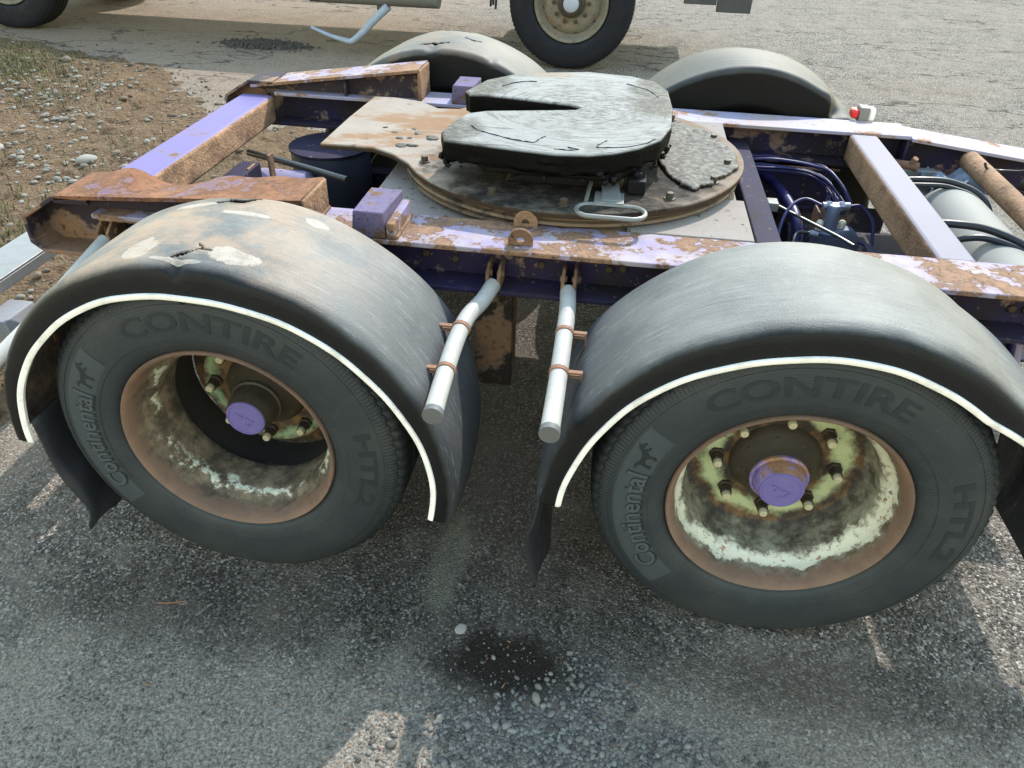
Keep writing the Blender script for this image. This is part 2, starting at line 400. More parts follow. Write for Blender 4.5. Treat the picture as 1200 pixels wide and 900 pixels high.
def tone(names, f):
    """one place to set how light each real surface is"""
    for n_ in names.split():
        m_ = M[n_]; t = m_.node_tree; bs = t.nodes["Principled BSDF"].inputs["Base Color"]
        mx = t.nodes.new("ShaderNodeMix"); mx.data_type = 'RGBA'; mx.blend_type = 'MULTIPLY'
        mx.inputs[0].default_value = 1; mx.inputs[7].default_value = tuple(f)+(1,) if isinstance(f, tuple) else (f, f, f, 1)
        t.links.new(bs.links[0].from_socket, mx.inputs[6]); t.links.new(mx.outputs[2], bs)
tone('guard_a guard_b', (.49, .485, .475))
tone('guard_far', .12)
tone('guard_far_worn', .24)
tone('tyre', (.35, .385, .41))
tone('tyre_band', (.52, .55, .57))
tone('tyre_letter', (.62, .65, .66))
tone('hubcap', .55)
tone('tyre_dark tyre_faint', .5)
tone('strip', 1.05)
tone('grease_plate', (.345, .335, .32))
tone('primer', .40)
tone('primer_base', .34)
tone('rail_top rail_far', .46)
tone('cross', (.26, .245, .23))
tone('block', .30)
tone('grease_grey', (.27, .25, .23))
tone('lilac galv', .40)
tone('tank bumper', .34)
tone('purple_clean', (.33, .305, .27))
tone('ramp', (.50, .39, .33))
tone('rust', .6)
tone('steel_rod', .25)
tone('beam_side fitting', .75)
tone('clamp', .45)
tone('white_pipe', (.45, .43, .41))

# ------------------------------------------------------------------ mesh helpers
WLOC = {}
class MB:
    def __init__(s):
        s.v = []; s.f = []; s.mi = []
    def add(s, vs, fs, mi=0):
        n = len(s.v)
        s.v += [tuple(float(c) for c in v) for v in vs]
        s.f += [tuple(i+n for i in f) for f in fs]
        s.mi += [mi]*len(fs)
        return s
    def box(s, lo, hi, mi=0, R=None, ctr=None):
        (x0, y0, z0), (x1, y1, z1) = lo, hi
        vs = [(x0, y0, z0), (x1, y0, z0), (x1, y1, z0), (x0, y1, z0), (x0, y0, z1), (x1, y0, z1), (x1, y1, z1), (x0, y1, z1)]
        if R is not None:
            c = Vector(ctr) if ctr else Vector(((x0+x1)/2, (y0+y1)/2, (z0+z1)/2))
            vs = [tuple(R @ (Vector(q)-c)+c) for q in vs]
        return s.add(vs, [(0, 3, 2, 1), (4, 5, 6, 7), (0, 1, 5, 4), (1, 2, 6, 5), (2, 3, 7, 6), (3, 0, 4, 7)], mi)
    def prism(s, poly, lo, hi, axis='z', mi=0):
        n = len(poly)
        def P(a, b, c):
            return {'z': (a, b, c), 'y': (a, c, b), 'x': (c, a, b)}[axis]
        vs = [P(a, b, lo) for a, b in poly]+[P(a, b, hi) for a, b in poly]
        fs = [tuple(range(n-1, -1, -1)), tuple(range(n, 2*n))]+[(i, (i+1) % n, (i+1) % n+n, i+n) for i in range(n)]
        return s.add(vs, fs, mi)
    def tube(s, pts, r, n=12, caps=True, mi=0):
        pts = [Vector(q) for q in pts]
        rs = r if isinstance(r, (list, tuple)) else [r]*len(pts)
        vs = []; fs = []
        up = Vector((0.13, 0.29, 0.95)).normalized()
        prevx = None
        for i, q in enumerate(pts):
            d = (pts[min(i+1, len(pts)-1)]-pts[max(i-1, 0)]).normalized()
            if prevx is None:
                x = d.cross(up)
                if x.length < 1e-3: x = d.cross(Vector((1, 0, 0)))
            else:
                x = prevx-d*prevx.dot(d)
            x.normalize(); prevx = x
            y = d.cross(x)
            for j in range(n):
                a = 2*PI*j/n
                vs.append(tuple(q+(x*math.cos(a)+y*math.sin(a))*rs[i]))
        for i in range(len(pts)-1):
            for j in range(n):
                fs.append((i*n+j, i*n+(j+1) % n, (i+1)*n+(j+1) % n, (i+1)*n+j))
        if caps:
            fs.append(tuple(range(n-1, -1, -1)))
            fs.append(tuple(range((len(pts)-1)*n, len(pts)*n)))
        return s.add(vs, fs, mi)
    def lathe(s, prof, c=(0, 0, 0), axis='y', n=48, mi=0, closed=False, caps=True):
        """prof: (radius, along)"""
        vs = []; fs = []
        for (r, t) in prof:
            for j in range(n):
                a = 2*PI*j/n
                u, v = r*math.cos(a), r*math.sin(a)
                q = {'y': (u, t, v), 'z': (u, v, t), 'x': (t, u, v)}[axis]
                vs.append((q[0]+c[0], q[1]+c[1], q[2]+c[2]))
        m = len(prof)
        for i in range(m if closed else m-1):
            for j in range(n):
                fs.append((i*n+j, i*n+(j+1) % n, ((i+1) % m)*n+(j+1) % n, ((i+1) % m)*n+j))
        if caps and not closed:
            fs.append(tuple(range(n-1, -1, -1)))
            fs.append(tuple(range((m-1)*n, m*n)))
        return s.add(vs, fs, mi)
    def build(s, name, mat, parent=None, origin=None, bevel=0.0, smooth=35, fixn=True):
        me = bpy.data.meshes.new(name)
        pl = WLOC.get(parent.name, Vector((0, 0, 0))) if parent else Vector((0, 0, 0))
        if origin is None:
            v = np.array(s.v)
            origin = Vector(v.mean(0)) if parent else Vector((v[:, 0].mean(), v[:, 1].mean(), v[:, 2].min()))
            if KEEP[0] and parent: origin = Vector((0, 0, 0))
        origin = Vector(origin)
        me.from_pydata([(a-origin.x, b-origin.y, c-origin.z) for a, b, c in s.v], [], s.f)
        for m_ in (mat if isinstance(mat, (list, tuple)) else [mat]):
            me.materials.append(m_)
        if any(s.mi):
            me.polygons.foreach_set("material_index", s.mi)
        if fixn:
            bm = bmesh.new(); bm.from_mesh(me)
            bmesh.ops.recalc_face_normals(bm, faces=bm.faces)
            bm.to_mesh(me); bm.free()
        if smooth:
            me.polygons.foreach_set("use_smooth", [True]*len(me.polygons))
            me.set_sharp_from_angle(angle=math.radians(smooth))
        o = bpy.data.objects.new(name, me)
        C.objects.link(o)
        o.location = origin-pl
        if parent: o.parent = parent
        WLOC[o.name] = origin
        if bevel:
            b = o.modifiers.new("bevel", 'BEVEL')
            b.width = bevel; b.segments = 2; b.limit_method = 'ANGLE'; b.angle_limit = math.radians(40)
            b.harden_normals = False
        return o
# materials here are written in world metres: keep the mesh coordinates measured from the thing's own origin
KEEP = [True]

def empty(name, loc, parent=None):
    o = bpy.data.objects.new(name, None)
    C.objects.link(o)
    pl = WLOC.get(parent.name, Vector((0, 0, 0))) if parent else Vector((0, 0, 0))
    o.location = Vector(loc)-pl
    o.empty_display_size = 0.1
    if parent: o.parent = parent
    WLOC[o.name] = Vector(loc)
    return o
def tag(o, label, cat=None, group=None, kind=None):
    if label: o['label'] = label
    if cat: o['category'] = cat
    if group: o['group'] = group
    if kind: o['kind'] = kind
    return o
def rod(pts, seg=8):
    """smooth curve through points (Catmull-Rom)"""
    P = [Vector(q) for q in pts]
    P = [P[0]*2-P[1]]+P+[P[-1]*2-P[-2]]
    out = []
    for i in range(1, len(P)-2):
        for t in range(seg):
            t /= seg
            a, b, c, d = P[i-1], P[i], P[i+1], P[i+2]
            out.append(0.5*((2*b)+(c-a)*t+(2*a-5*b+4*c-d)*t*t+(3*b-a-3*c+d)*t**3))
    out.append(P[-2])
    return out

# ------------------------------------------------------------------ ground
def vnoise(x, y, s, seed=0):
    """cheap smooth value noise"""
    x = x*s+seed*17.3; y = y*s+seed*9.1
    xi = np.floor(x).astype(int); yi = np.floor(y).astype(int)
    xf = x-xi; yf = y-yi
    xf = xf*xf*(3-2*xf); yf = yf*yf*(3-2*yf)
    def h(a, b):
        n = (a*374761393+b*668265263+seed*1442695) & 0x7fffffff
        n = ((n ^ (n >> 13))*1274126177) & 0x7fffffff
        return (n & 0xffff)/65535.0
    return (h(xi, yi)*(1-xf)+h(xi+1, yi)*xf)*(1-yf)+(h(xi, yi+1)*(1-xf)+h(xi+1, yi+1)*xf)*yf
def fbm(x, y, s, o=4, seed=0):
    r = 0; a = 0.5
    for i in range(o):
        r = r+a*vnoise(x, y, s*2**i, seed+i); a *= 0.5
    return r

k = NT('asphalt')
agg = k.voro(150, out="Color")
aggd = k.voro(150)
n_f = k.noise(105, 6, 0.8)
n_m = k.noise(5, 7, 0.68)
n_l = k.noise(0.9, 6, 0.6)
sepc = k.node("ShaderNodeSeparateColor"); k.put(sepc.inputs[0], agg)
base = k.mix(k.step(n_f, 0.33, 0.67), (0.058, 0.053, 0.050, 1), (0.31, 0.285, 0.255, 1))
cell = k.math('POWER', sepc.outputs[2], 1.6)
base = k.mix(0.55, base, k.mix(cell, (0.04, 0.038, 0.036, 1), (0.42, 0.39, 0.35, 1)))
agg2 = k.node('ShaderNodeSeparateColor'); k.put(agg2.inputs[0], k.voro(62, out='Color'))
base = k.mix(k.math('MULTIPLY', k.step(agg2.outputs[0], 0.86, 0.9), k.step(k.voro(62), 0.42, 0.30, 0, 0.7)), base, k.mix(agg2.outputs[1], (0.10, 0.095, 0.09, 1), (0.50, 0.47, 0.43, 1)))
base = k.mix(k.step(sepc.outputs[0], 0.72, 0.97), base, (0.62, 0.60, 0.56, 1))
base = k.mix(k.step(sepc.outputs[1], 0.70, 0.9), base, (0.055, 0.052, 0.052, 1))
base = k.mix(k.step(n_m, 0.46, 0.66, 0, 0.55), base, (0.32, 0.29, 0.25, 1))
base = k.mix(k.step(n_m, 0.46, 0.32, 0, 0.5), base, (0.06, 0.056, 0.055, 1))
base = k.mix(k.step(n_l, 0.42, 0.62, 0, 0.40), base, (0.29, 0.26, 0.225, 1))
p = k.xyz()
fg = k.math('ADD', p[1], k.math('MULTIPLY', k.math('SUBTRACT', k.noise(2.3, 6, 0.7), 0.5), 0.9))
base = k.mix(k.step(fg, -0.05, -0.5, 0, 0.7), base, k.mix(k.step(n_f, 0.35, 0.65), (0.13, 0.118, 0.10, 1), (0.58, 0.54, 0.47, 1)))  # near asphalt paled in colour to stand for brighter penumbra and skylight
# oil in front of and under the frame, darker patches by the wheels
oil = k.math('MULTIPLY', k.ellipse(-0.67, -0.215, 0.21, 0.125, 1.1, 0.3, 7), 0.97)
dark2 = k.math('MULTIPLY', k.ellipse(-0.78, -0.05, 0.55, 0.24, 0.9, 0.4, 5), 0.55)
dark3 = k.math('MULTIPLY', k.ellipse(-1.55, -0.15, 0.55, 0.16, 0.9, 0.35, 6), 0.45)
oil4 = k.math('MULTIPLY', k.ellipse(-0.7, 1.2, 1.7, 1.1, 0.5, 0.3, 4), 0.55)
dark5 = k.math('MULTIPLY', k.ellipse(0.3, -0.15, 0.5, 0.10, 0.9, 0.35, 6), 0.35)
o_ = k.math('MAXIMUM', k.math('MAXIMUM', oil, dark2), k.math('MAXIMUM', k.math('MAXIMUM', dark3, dark5), oil4))
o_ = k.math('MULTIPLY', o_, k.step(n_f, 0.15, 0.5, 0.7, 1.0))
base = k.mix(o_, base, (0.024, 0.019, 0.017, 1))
pale = k.math('MULTIPLY', k.ellipse(-0.90, 0.12, 0.05, 0.20, 0.8, 0.4, 9), 0.55)
base = k.mix(pale, base, (0.26, 0.26, 0.20, 1))
# dusty edge towards the verge
du = k.math('ADD', k.math('MULTIPLY', p[0], -1.0), k.math('MULTIPLY', n_m, 1.2))
base = k.mix(k.step(du, 2.3, 4.2, 0, 0.45), base, (0.33, 0.25, 0.18, 1))
base = k.mix(k.math('MULTIPLY', k.ellipse(2.2, 6.5, 0.8, 0.35, 0.9, 0.4, 2), 0.25), base, (0.25, 0.20, 0.15, 1))
# long cracks
cv = k.math('ABSOLUTE', k.math('SUBTRACT', k.noise(0.55, 5, 0.55, k.scale(0.55, 1.5, 1, rot=(0, 0, 0.12))), 0.5))
ck = k.math('MULTIPLY', k.step(cv, 0.006, 0.0015), k.step(p[1], 3.2, 4.5))
base = k.mix(k.math('MULTIPLY', ck, 0.75), base, (0.05, 0.045, 0.04, 1))
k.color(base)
k.rough(k.mix(o_, (0.95,)*3+(1,), (0.6,)*3+(1,)))
k.spec(0.08)
hh = k.math('ADD', k.math('MULTIPLY', aggd, -0.9), k.math('ADD', k.math('MULTIPLY', n_f, 1.2), k.math('MULTIPLY', k.noise(22, 4, 0.6), 1.0)))
k.bump(hh, 1.0, 0.010)
M['asphalt'] = k.m

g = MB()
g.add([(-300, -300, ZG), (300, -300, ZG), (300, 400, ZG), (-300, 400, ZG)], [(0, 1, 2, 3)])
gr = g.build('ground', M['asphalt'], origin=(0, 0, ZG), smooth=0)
tag(gr, 'worn grey asphalt yard with oil stains', kind='structure')

# dirt verge at the left
k = NT('dirt')
n1 = k.noise(3.0, 7, 0.7); n2 = k.noise(26, 6, 0.72)
c = k.mix(n1, (0.15, 0.085, 0.048, 1), (0.36, 0.24, 0.145, 1))
c = k.mix(k.step(n2, 0.35, 0.7, 0, 0.7), c, (0.44, 0.31, 0.195, 1))
c = k.mix(k.step(k.noise(5, 7, 0.72), 0.52, 0.66, 0, 0.85), c, (0.085, 0.05, 0.034, 1))
k.color(c); k.rough(1.0); k.spec(0.03)
k.bump(k.math('ADD', n2, k.math('MULTIPLY', k.voro(55), -0.7)), 1.0, 0.018)
M['dirt'] = k.m
edge_pts = [(-9, 6.3), (-6.9, 6.15), (-5.9, 6.0), (-4.95, 5.5), (-4.2, 4.8), (-3.75, 4.15), (-3.0, 4.1), (-2.5, 3.95), (-2.2, 3.3), (-2.35, 2.4), (-2.5, 1.6), (-2.62, 0.8), (-2.75, 0.45), (-3.3, 0.3), (-6, 0.0), (-9, -0.5)]
epx = np.array(edge_pts)
def verge_sd(x, y):
    """signed distance inside the verge polygon (closed far left)"""
    poly = np.vstack([epx, [[-40, -0.5], [-40, 6.3]]])
    d = np.full(x.shape, 1e9); inside = np.zeros(x.shape, bool)
    n = len(poly)
    for i in range(n):
        a = poly[i]; b = poly[(i+1) % n]
        ab = b-a
        t = np.clip(((x-a[0])*ab[0]+(y-a[1])*ab[1])/(ab@ab), 0, 1)
        d = np.minimum(d, np.hypot(x-a[0]-t*ab[0], y-a[1]-t*ab[1]))
        cr = (a[1] > y) != (b[1] > y)
        with np.errstate(divide='ignore', invalid='ignore'):
            xi = (b[0]-a[0])*(y-a[1])/(b[1]-a[1])+a[0]
        inside ^= cr & (x < xi)
    return np.where(inside, d, -d)
def verge_h(x, y):
    sd = verge_sd(x, y)+(fbm(x, y, 2.2, 4, 5)-0.47)*0.55
    h = np.clip(sd*0.10, -0.03, 0.06)+(fbm(x, y, 3.0, 5, 2)-0.45)*0.07*np.clip(sd*2+0.2, 0, 1)
    h += (fbm(x, y, 11, 4, 8)-0.45)*0.055*np.clip(sd*3+0.2, 0, 1)
    return h, sd
xs = np.concatenate([np.linspace(-14, -7, 40, endpoint=False), np.arange(-7, -1.6, 0.021)])
ys = np.arange(-0.9, 7.0, 0.026)
X, Y = np.meshgrid(xs, ys)
H, SD = verge_h(X, Y)
nv = X.shape
d = MB()
vs = np.stack([X, Y, ZG+H+0.001], -1).reshape(-1, 3)
idx = np.arange(nv[0]*nv[1]).reshape(nv)
q = np.stack([idx[:-1, :-1], idx[:-1, 1:], idx[1:, 1:], idx[1:, :-1]], -1).reshape(-1, 4)
keep = (H.reshape(-1)[q].max(1) > -0.02)
d.v = [tuple(a) for a in vs.tolist()]; d.f = [tuple(a) for a in q[keep].tolist()]; d.mi = [0]*len(d.f)
dv = d.build('dirt_verge', M['dirt'], origin=(0, 0, ZG), smooth=180, fixn=False)
tag(dv, 'bare brown dirt verge with pale stones beside the asphalt', kind='structure')

# scattered stones (one mesh per heap)
def ico(sub):
    bm = bmesh.new()
    bmesh.ops.create_icosphere(bm, subdivisions=sub, radius=1)
    v = np.array([q.co[:] for q in bm.verts]); f = np.array([[a.index for a in q.verts] for q in bm.faces])
    bm.free()
    return v, f
ICO1, ICO2, ICO3 = ico(1), ico(2), ico(3)
def stones(name, pts, sizes, mat, tmpl=ICO1, flat=0.6, rough_=0.22):
    tv, tf = tmpl
    n = len(pts)
    P = np.zeros((n, len(tv), 3))
    ang = rng.uniform(0, 2*PI, n)
    sxyz = np.stack([rng.uniform(.75, 1.3, n), rng.uniform(.6, 1.0, n), rng.uniform(flat*.7, flat*1.25, n)], -1)
    V = tv[None]*(1+rng.uniform(-rough_, rough_, (n, len(tv), 1)))*sxyz[:, None, :]*sizes[:, None, None]
    tilt = rng.uniform(-.35, .35, n)
    ct, st = np.cos(tilt)[:, None], np.sin(tilt)[:, None]
    y2, z2 = V[..., 1]*ct-V[..., 2]*st, V[..., 1]*st+V[..., 2]*ct
    ca, sa = np.cos(ang)[:, None], np.sin(ang)[:, None]
    P[..., 0] = V[..., 0]*ca-y2*sa+pts[:, None, 0]
    P[..., 1] = V[..., 0]*sa+y2*ca+pts[:, None, 1]
    P[..., 2] = z2+pts[:, None, 2]
    F = (tf[None]+(np.arange(n)*len(tv))[:, None, None]).reshape(-1, 3)
    me = bpy.data.meshes.new(name)
    me.vertices.add(n*len(tv)); me.vertices.foreach_set("co", P.ravel())
    me.loops.add(F.size); me.loops.foreach_set("vertex_index", F.ravel().astype(np.int32))
    me.polygons.add(len(F)); me.polygons.foreach_set("loop_start", np.arange(0, F.size, 3, dtype=np.int32))
    me.update(calc_edges=True); me.validate()
    me.polygons.foreach_set("use_smooth", [True]*len(F))
    me.materials.append(mat)
    o = bpy.data.objects.new(name, me); C.objects.link(o)
    return o
def stonemat(name, cols, rough=0.8):
    k = NT(name)
    geo = k.node("ShaderNodeNewGeometry")
    rmp = k.node("ShaderNodeValToRGB")
    e = rmp.color_ramp.elements
    e[0].color = cols[0]; e[0].position = 0
    e[1].color = cols[-1]; e[1].position = 1
    for i in range(1, len(cols)-1):
        x = e.new(i/(len(cols)-1)); x.color = cols[i]
    k.put(rmp.inputs[0], geo.outputs["Random Per Island"])
    c = k.mix(k.noise(90, 4, 0.7), rmp.outputs[0], k.mix(0.5, rmp.outputs[0], (0.25, 0.22, 0.19, 1)))
    k.color(c); k.rough(rough); k.spec(0.15); k.bump(k.noise(160, 4, 0.6), 0.5, 0.002)
    return k.m
M['gravel'] = stonemat('gravel_mixed', [(0.05, 0.05, 0.052, 1), (0.12, 0.12, 0.12, 1), (0.19, 0.185, 0.175, 1), (0.28, 0.27, 0.25, 1), (0.38, 0.37, 0.35, 1)])
M['wetgravel'] = stonemat('gravel_grey', [(0.06, 0.06, 0.065, 1), (0.15, 0.155, 0.16, 1), (0.26, 0.27, 0.27, 1), (0.36, 0.36, 0.35, 1)], 0.55)
M['dirtstone'] = stonemat('dirt_stones', [(0.12, 0.08, 0.055, 1), (0.22, 0.155, 0.105, 1), (0.30, 0.23, 0.165, 1), (0.42, 0.36, 0.29, 1)])
M['palestone'] = stonemat('pale_stones', [(0.27, 0.22, 0.17, 1), (0.42, 0.38, 0.32, 1), (0.55, 0.52, 0.47, 1)])

n = 17000
ps = np.stack([rng.uniform(-2.4, 1.1, n), rng.uniform(-0.85, 0.5, n), np.zeros(n)], -1)
den = fbm(ps[:, 0], ps[:, 1], 3.0, 4, 3)
ps = ps[den+rng.uniform(-.15, .15, n) > 0.47]
sz = rng.uniform(.0018, .0048, len(ps))*(1+1.0*(rng.random(len(ps)) > .96))
ps[:, 2] = ZG+sz*0.3
tag(stones('loose_gravel', ps, sz, M['gravel']), 'fine loose grit on the shaded asphalt in front of the wheels', kind='stuff')
n = 900
ps = np.stack([rng.normal(-.58, .16, n), rng.normal(-.43, .06, n), np.zeros(n)], -1)
more = np.stack([rng.normal(-.44, .05, 160), rng.normal(-.27, .05, 160), np.zeros(160)], -1)
more2 = np.stack([rng.normal(-.22, .10, 160), rng.normal(-.42, .04, 160), np.zeros(160)], -1)
ps = np.vstack([ps, more, more2])
sz = rng.uniform(.0035, .0085, len(ps))*(1+.5*(rng.random(len(ps)) > .9))
ps[:, 2] = ZG+sz*0.35
tag(stones('wet_gravel', ps, sz, M['wetgravel'], ICO2, 0.7, 0.10), 'rounded pebbles gathered beside the dark oil stain', kind='stuff')
n = 6000
ps = np.stack([rng.uniform(-9, -2, n), rng.uniform(-.3, 6.6, n), np.zeros(n)], -1)
h, sd = verge_h(ps[:, 0], ps[:, 1])
ok = (sd > -.25)*(fbm(ps[:, 0], ps[:, 1], 1.7, 3, 9)+rng.uniform(-.2, .2, n) > .47)
ps = ps[ok]; h = np.maximum(h[ok], 0)
sz = rng.gamma(2.0, .0045, len(ps))+.005
ps[:, 2] = ZG+h+sz*0.25
tag(stones('dirt_gravel', ps, sz, M['dirtstone']), 'small stones and clods over the dirt verge', kind='stuff')
cl = []
for (cx, cy, sx, sy, m_) in ((-5.3, 4.25, .40, .2, 75), (-4.75, 3.7, .28, .15, 55), (-4.1, 2.9, .45, .22, 70), (-5.4, 3.2, .3, .18, 45), (-5.9, 4.6, .4, .3, 60), (-3.6, 2.6, .35, .25, 70), (-4.9, 4.7, .35, .2, 50)):
    cl.append(np.stack([rng.normal(cx, sx, m_), rng.normal(cy, sy, m_), np.zeros(m_)], -1))
ps = np.vstack(cl); h, sd = verge_h(ps[:, 0], ps[:, 1])
sz = rng.uniform(.010, .026, len(ps)); ps[:, 2] = ZG+np.maximum(h, 0)+sz*.3
tag(stones('pale_gravel', ps, sz, M['palestone'], ICO2, .6, .12), 'pale stones strewn in patches on the dirt verge', kind='stuff')

def one_stone(name, x, y, s, mat, label, flat=.6, onverge=True, group=None):
    h = max(0.0, float(verge_h(np.array([x]), np.array([y]))[0][0])) if onverge else 0.0
    o = stones(name, np.array([[0, 0, s*flat*.5]]), np.array([s]), mat, ICO3, flat, .05)
    o.location = (x, y, ZG+h)
    tag(o, label, 'stone', group)
    return o
one_stone('stone', -3.90, 2.95, .055, M['palestone'], 'largest pale stone, lying on the dirt just left of the purple beam')
one_stone('stone', -4.62, 3.05, .05, M['palestone'], 'pale stone on the dirt above and left of the largest one')
one_stone('flat_stone', -0.813, -.134, .024, M['palestone'], 'flat pale chip of stone on dark asphalt between the two mudguards', .25, False)
one_stone('pebble', -.575, -.315, .016, M['wetgravel'], 'largest rounded grey pebble at the edge of the oil stain', .75, False)

# grass and litter
def blades(name, pts, hgt, mat, wid=.006, lean=.6, flatten=False):
    n = len(pts)
    a = rng.uniform(0, 2*PI, n); l = hgt*rng.uniform(.5, 1.2, n)
    dx, dy = np.cos(a), np.sin(a)
    ln = rng.uniform(.1, lean, n)
    V = np.zeros((n, 5, 3))
    w_ = wid*rng.uniform(.6, 1.2, n)
    for i, (t, ww) in enumerate(((0, 1), (0, -1), (.55, .75), (.55, -.75), (1, 0))):
        V[:, i, 0] = pts[:, 0]+dx*l*ln*t**1.5-dy*w_*ww*.5
        V[:, i, 1] = pts[:, 1]+dy*l*ln*t**1.5+dx*w_*ww*.5
        V[:, i, 2] = pts[:, 2]+(l*(t-.25*ln*t*t) if not flatten else .003+.006*t*rng.random(n))
    F = []
    b = (np.arange(n)*5)[:, None]
    F = np.concatenate([b+np.array([[0, 1, 3]]), b+np.array([[0, 3, 2]]), b+np.array([[2, 3, 4]])])
    me = bpy.data.meshes.new(name)
    me.from_pydata(V.reshape(-1, 3).tolist(), [], F.tolist())
    me.materials.append(mat)
    o = bpy.data.objects.new(name, me); C.objects.link(o)
    return o
M['grass'] = stonemat('grass_blade', [(0.10, 0.11, 0.03, 1), (0.20, 0.20, 0.06, 1), (0.34, 0.29, 0.12, 1), (0.09, 0.12, 0.03, 1)])
M['litter'] = stonemat('orange_litter', [(0.35, 0.13, 0.04, 1), (0.45, 0.2, 0.07, 1), (0.25, 0.1, 0.04, 1)])
gp = []
for cx, cy, sx, sy, m_ in ((-6.1, 5.2, .35, .3, 1500), (-5.7, 4.75, .3, .25, 900), (-5.0, 4.3, .3, .25, 350), (-4.3, 2.0, .4, .3, 400), (-2.95, .75, .12, .15, 350), (-3.75, 1.9, .25, .2, 350), (-4.0, 3.1, .5, .3, 200), (-6.8, 5.3, .4, .4, 700), (-3.2, 1.0, .15, .12, 200)):
    gp.append(np.stack([rng.normal(cx, sx, m_), rng.normal(cy, sy, m_), np.zeros(m_)], -1))
gp = np.vstack(gp); h, sd = verge_h(gp[:, 0], gp[:, 1]); gp[:, 2] = ZG+np.maximum(h, 0)
gp = gp[sd > -.1]
tag(blades('grass', gp, .055, M['grass'], .008, .9), 'sparse yellow green grass on the dirt verge', kind='stuff')
lp = np.vstack([np.stack([rng.normal(-.95, .12, 90), rng.normal(-.48, .07, 90), np.full(90, ZG)], -1),
                np.stack([rng.uniform(-1.9, .2, 90), rng.uniform(-.62, -.1, 90), np.full(90, ZG)], -1),
                np.stack([rng.normal(-.55, .12, 40), rng.normal(-.3, .08, 40), np.full(40, ZG)], -1)])
tag(blades('leaf_litter', lp, .022, M['litter'], .003, 1.0, True), 'orange scraps of conifer needles on the asphalt', kind='stuff')
M['leaf'] = stonemat('dead_leaf', [(0.06, 0.035, 0.02, 1), (0.13, 0.075, 0.04, 1), (0.2, 0.12, 0.065, 1), (0.09, 0.055, 0.035, 1)])
n = 7000
lp = np.stack([rng.uniform(-7.5, -2.2, n), rng.uniform(.2, 6.0, n), np.zeros(n)], -1)
h, sd = verge_h(lp[:, 0], lp[:, 1])
kp = (sd > -.15)*(fbm(lp[:, 0], lp[:, 1], 1.3, 4, 21) > .46)
lp = lp[kp]; lp[:, 2] = ZG+np.maximum(h[kp], 0)+.002
tag(blades('dead_leaves', lp, .035, M['leaf'], .016, 1.0, True), 'brown dead leaves and bark scraps over the dirt verge', kind='stuff')
tw = MB(); tw.tube([(-1.70, -.19, ZG+.004), (-1.66, -.185, ZG+.006), (-1.62, -.17, ZG+.004)], .0018, 6)
tag(tw.build('twig', M['litter']), 'thin straw coloured twig on asphalt below the left wheel', 'twig')

# ================================================================== the dolly
YR, ZR = 0.48, 0.414       # outer edge and top of the near rail
dolly = empty('trailer_dolly', (-0.7, 1.25, ZG))
tag(dolly, 'rusty purple trailer dolly with greasy round turntable, four mudguarded wheels and bare frame rails', 'trailer dolly')

# ---- wheels
def tyre_mesh():
    prof = [(.287, .035), (.296, .014), (.304, .002), (.313, -.006), (.330, -.012), (.345, -.0145), (.3455, -.0160), (.352, -.0165), (.375, -.0180),
            (.400, -.0180), (.425, -.0150), (.440, -.0105), (.4405, -.0090), (.447, -.0065), (.4475, -.0080), (.456, -.004), (.466, .002), (.474, .0085), (.4745, .012), (.482, .017), (.489, .026), (.4925, .040),
            (.4945, .060), (.495, .085), (.487, .088), (.487, .098), (.495, .101), (.496, .150), (.487, .153), (.487, .165), (.496, .168), (.496, .217), (.487, .220), (.487, .232), (.496, .235),
            (.495, .284), (.487, .287), (.487, .297), (.495, .300), (.4935, .335), (.489, .354), (.475, .372), (.44, .392), (.40, .398), (.34, .392), (.30, .37), (.287, .345)]
    n = 270
    V = []; F = []
    for i, (r, y) in enumerate(prof):
        for j in range(n):
            a = 2*PI*j/n
            rr = r
            if (.470 < r and (y < .085 or y > .30)):
                if j % 3 == 0: rr = r-.007
            V.append((rr*math.cos(a), y, rr*math.sin(a)))
    m = len(prof)
    for i in range(m-1):
        for j in range(n):
            F.append((i*n+j, i*n+(j+1) % n, (i+1)*n+(j+1) % n, (i+1)*n+j))
    # flatten against the ground
    V = [(x*(1+.10*max(0, -z-.42)), y-(.05*max(0, -z-.40) if y < .05 else 0), max(z, -.480+.0015)) for x, y, z in V]
    b = MB(); b.add(V, F)
    return b
SIDE = [(.30, .010), (.313, -.006), (.330, -.012), (.345, -.0145), (.352, -.0165), (.375, -.0180), (.400, -.0180), (.425, -.0150), (.440, -.0105), (.447, -.0065), (.456, -.004), (.466, .002)]
def side_y(r):
    for (ra, ya), (rb, yb) in zip(SIDE, SIDE[1:]):
        if r <= rb: return ya+(yb-ya)*max(0, (r-ra)/(rb-ra))
    return SIDE[-1][1]
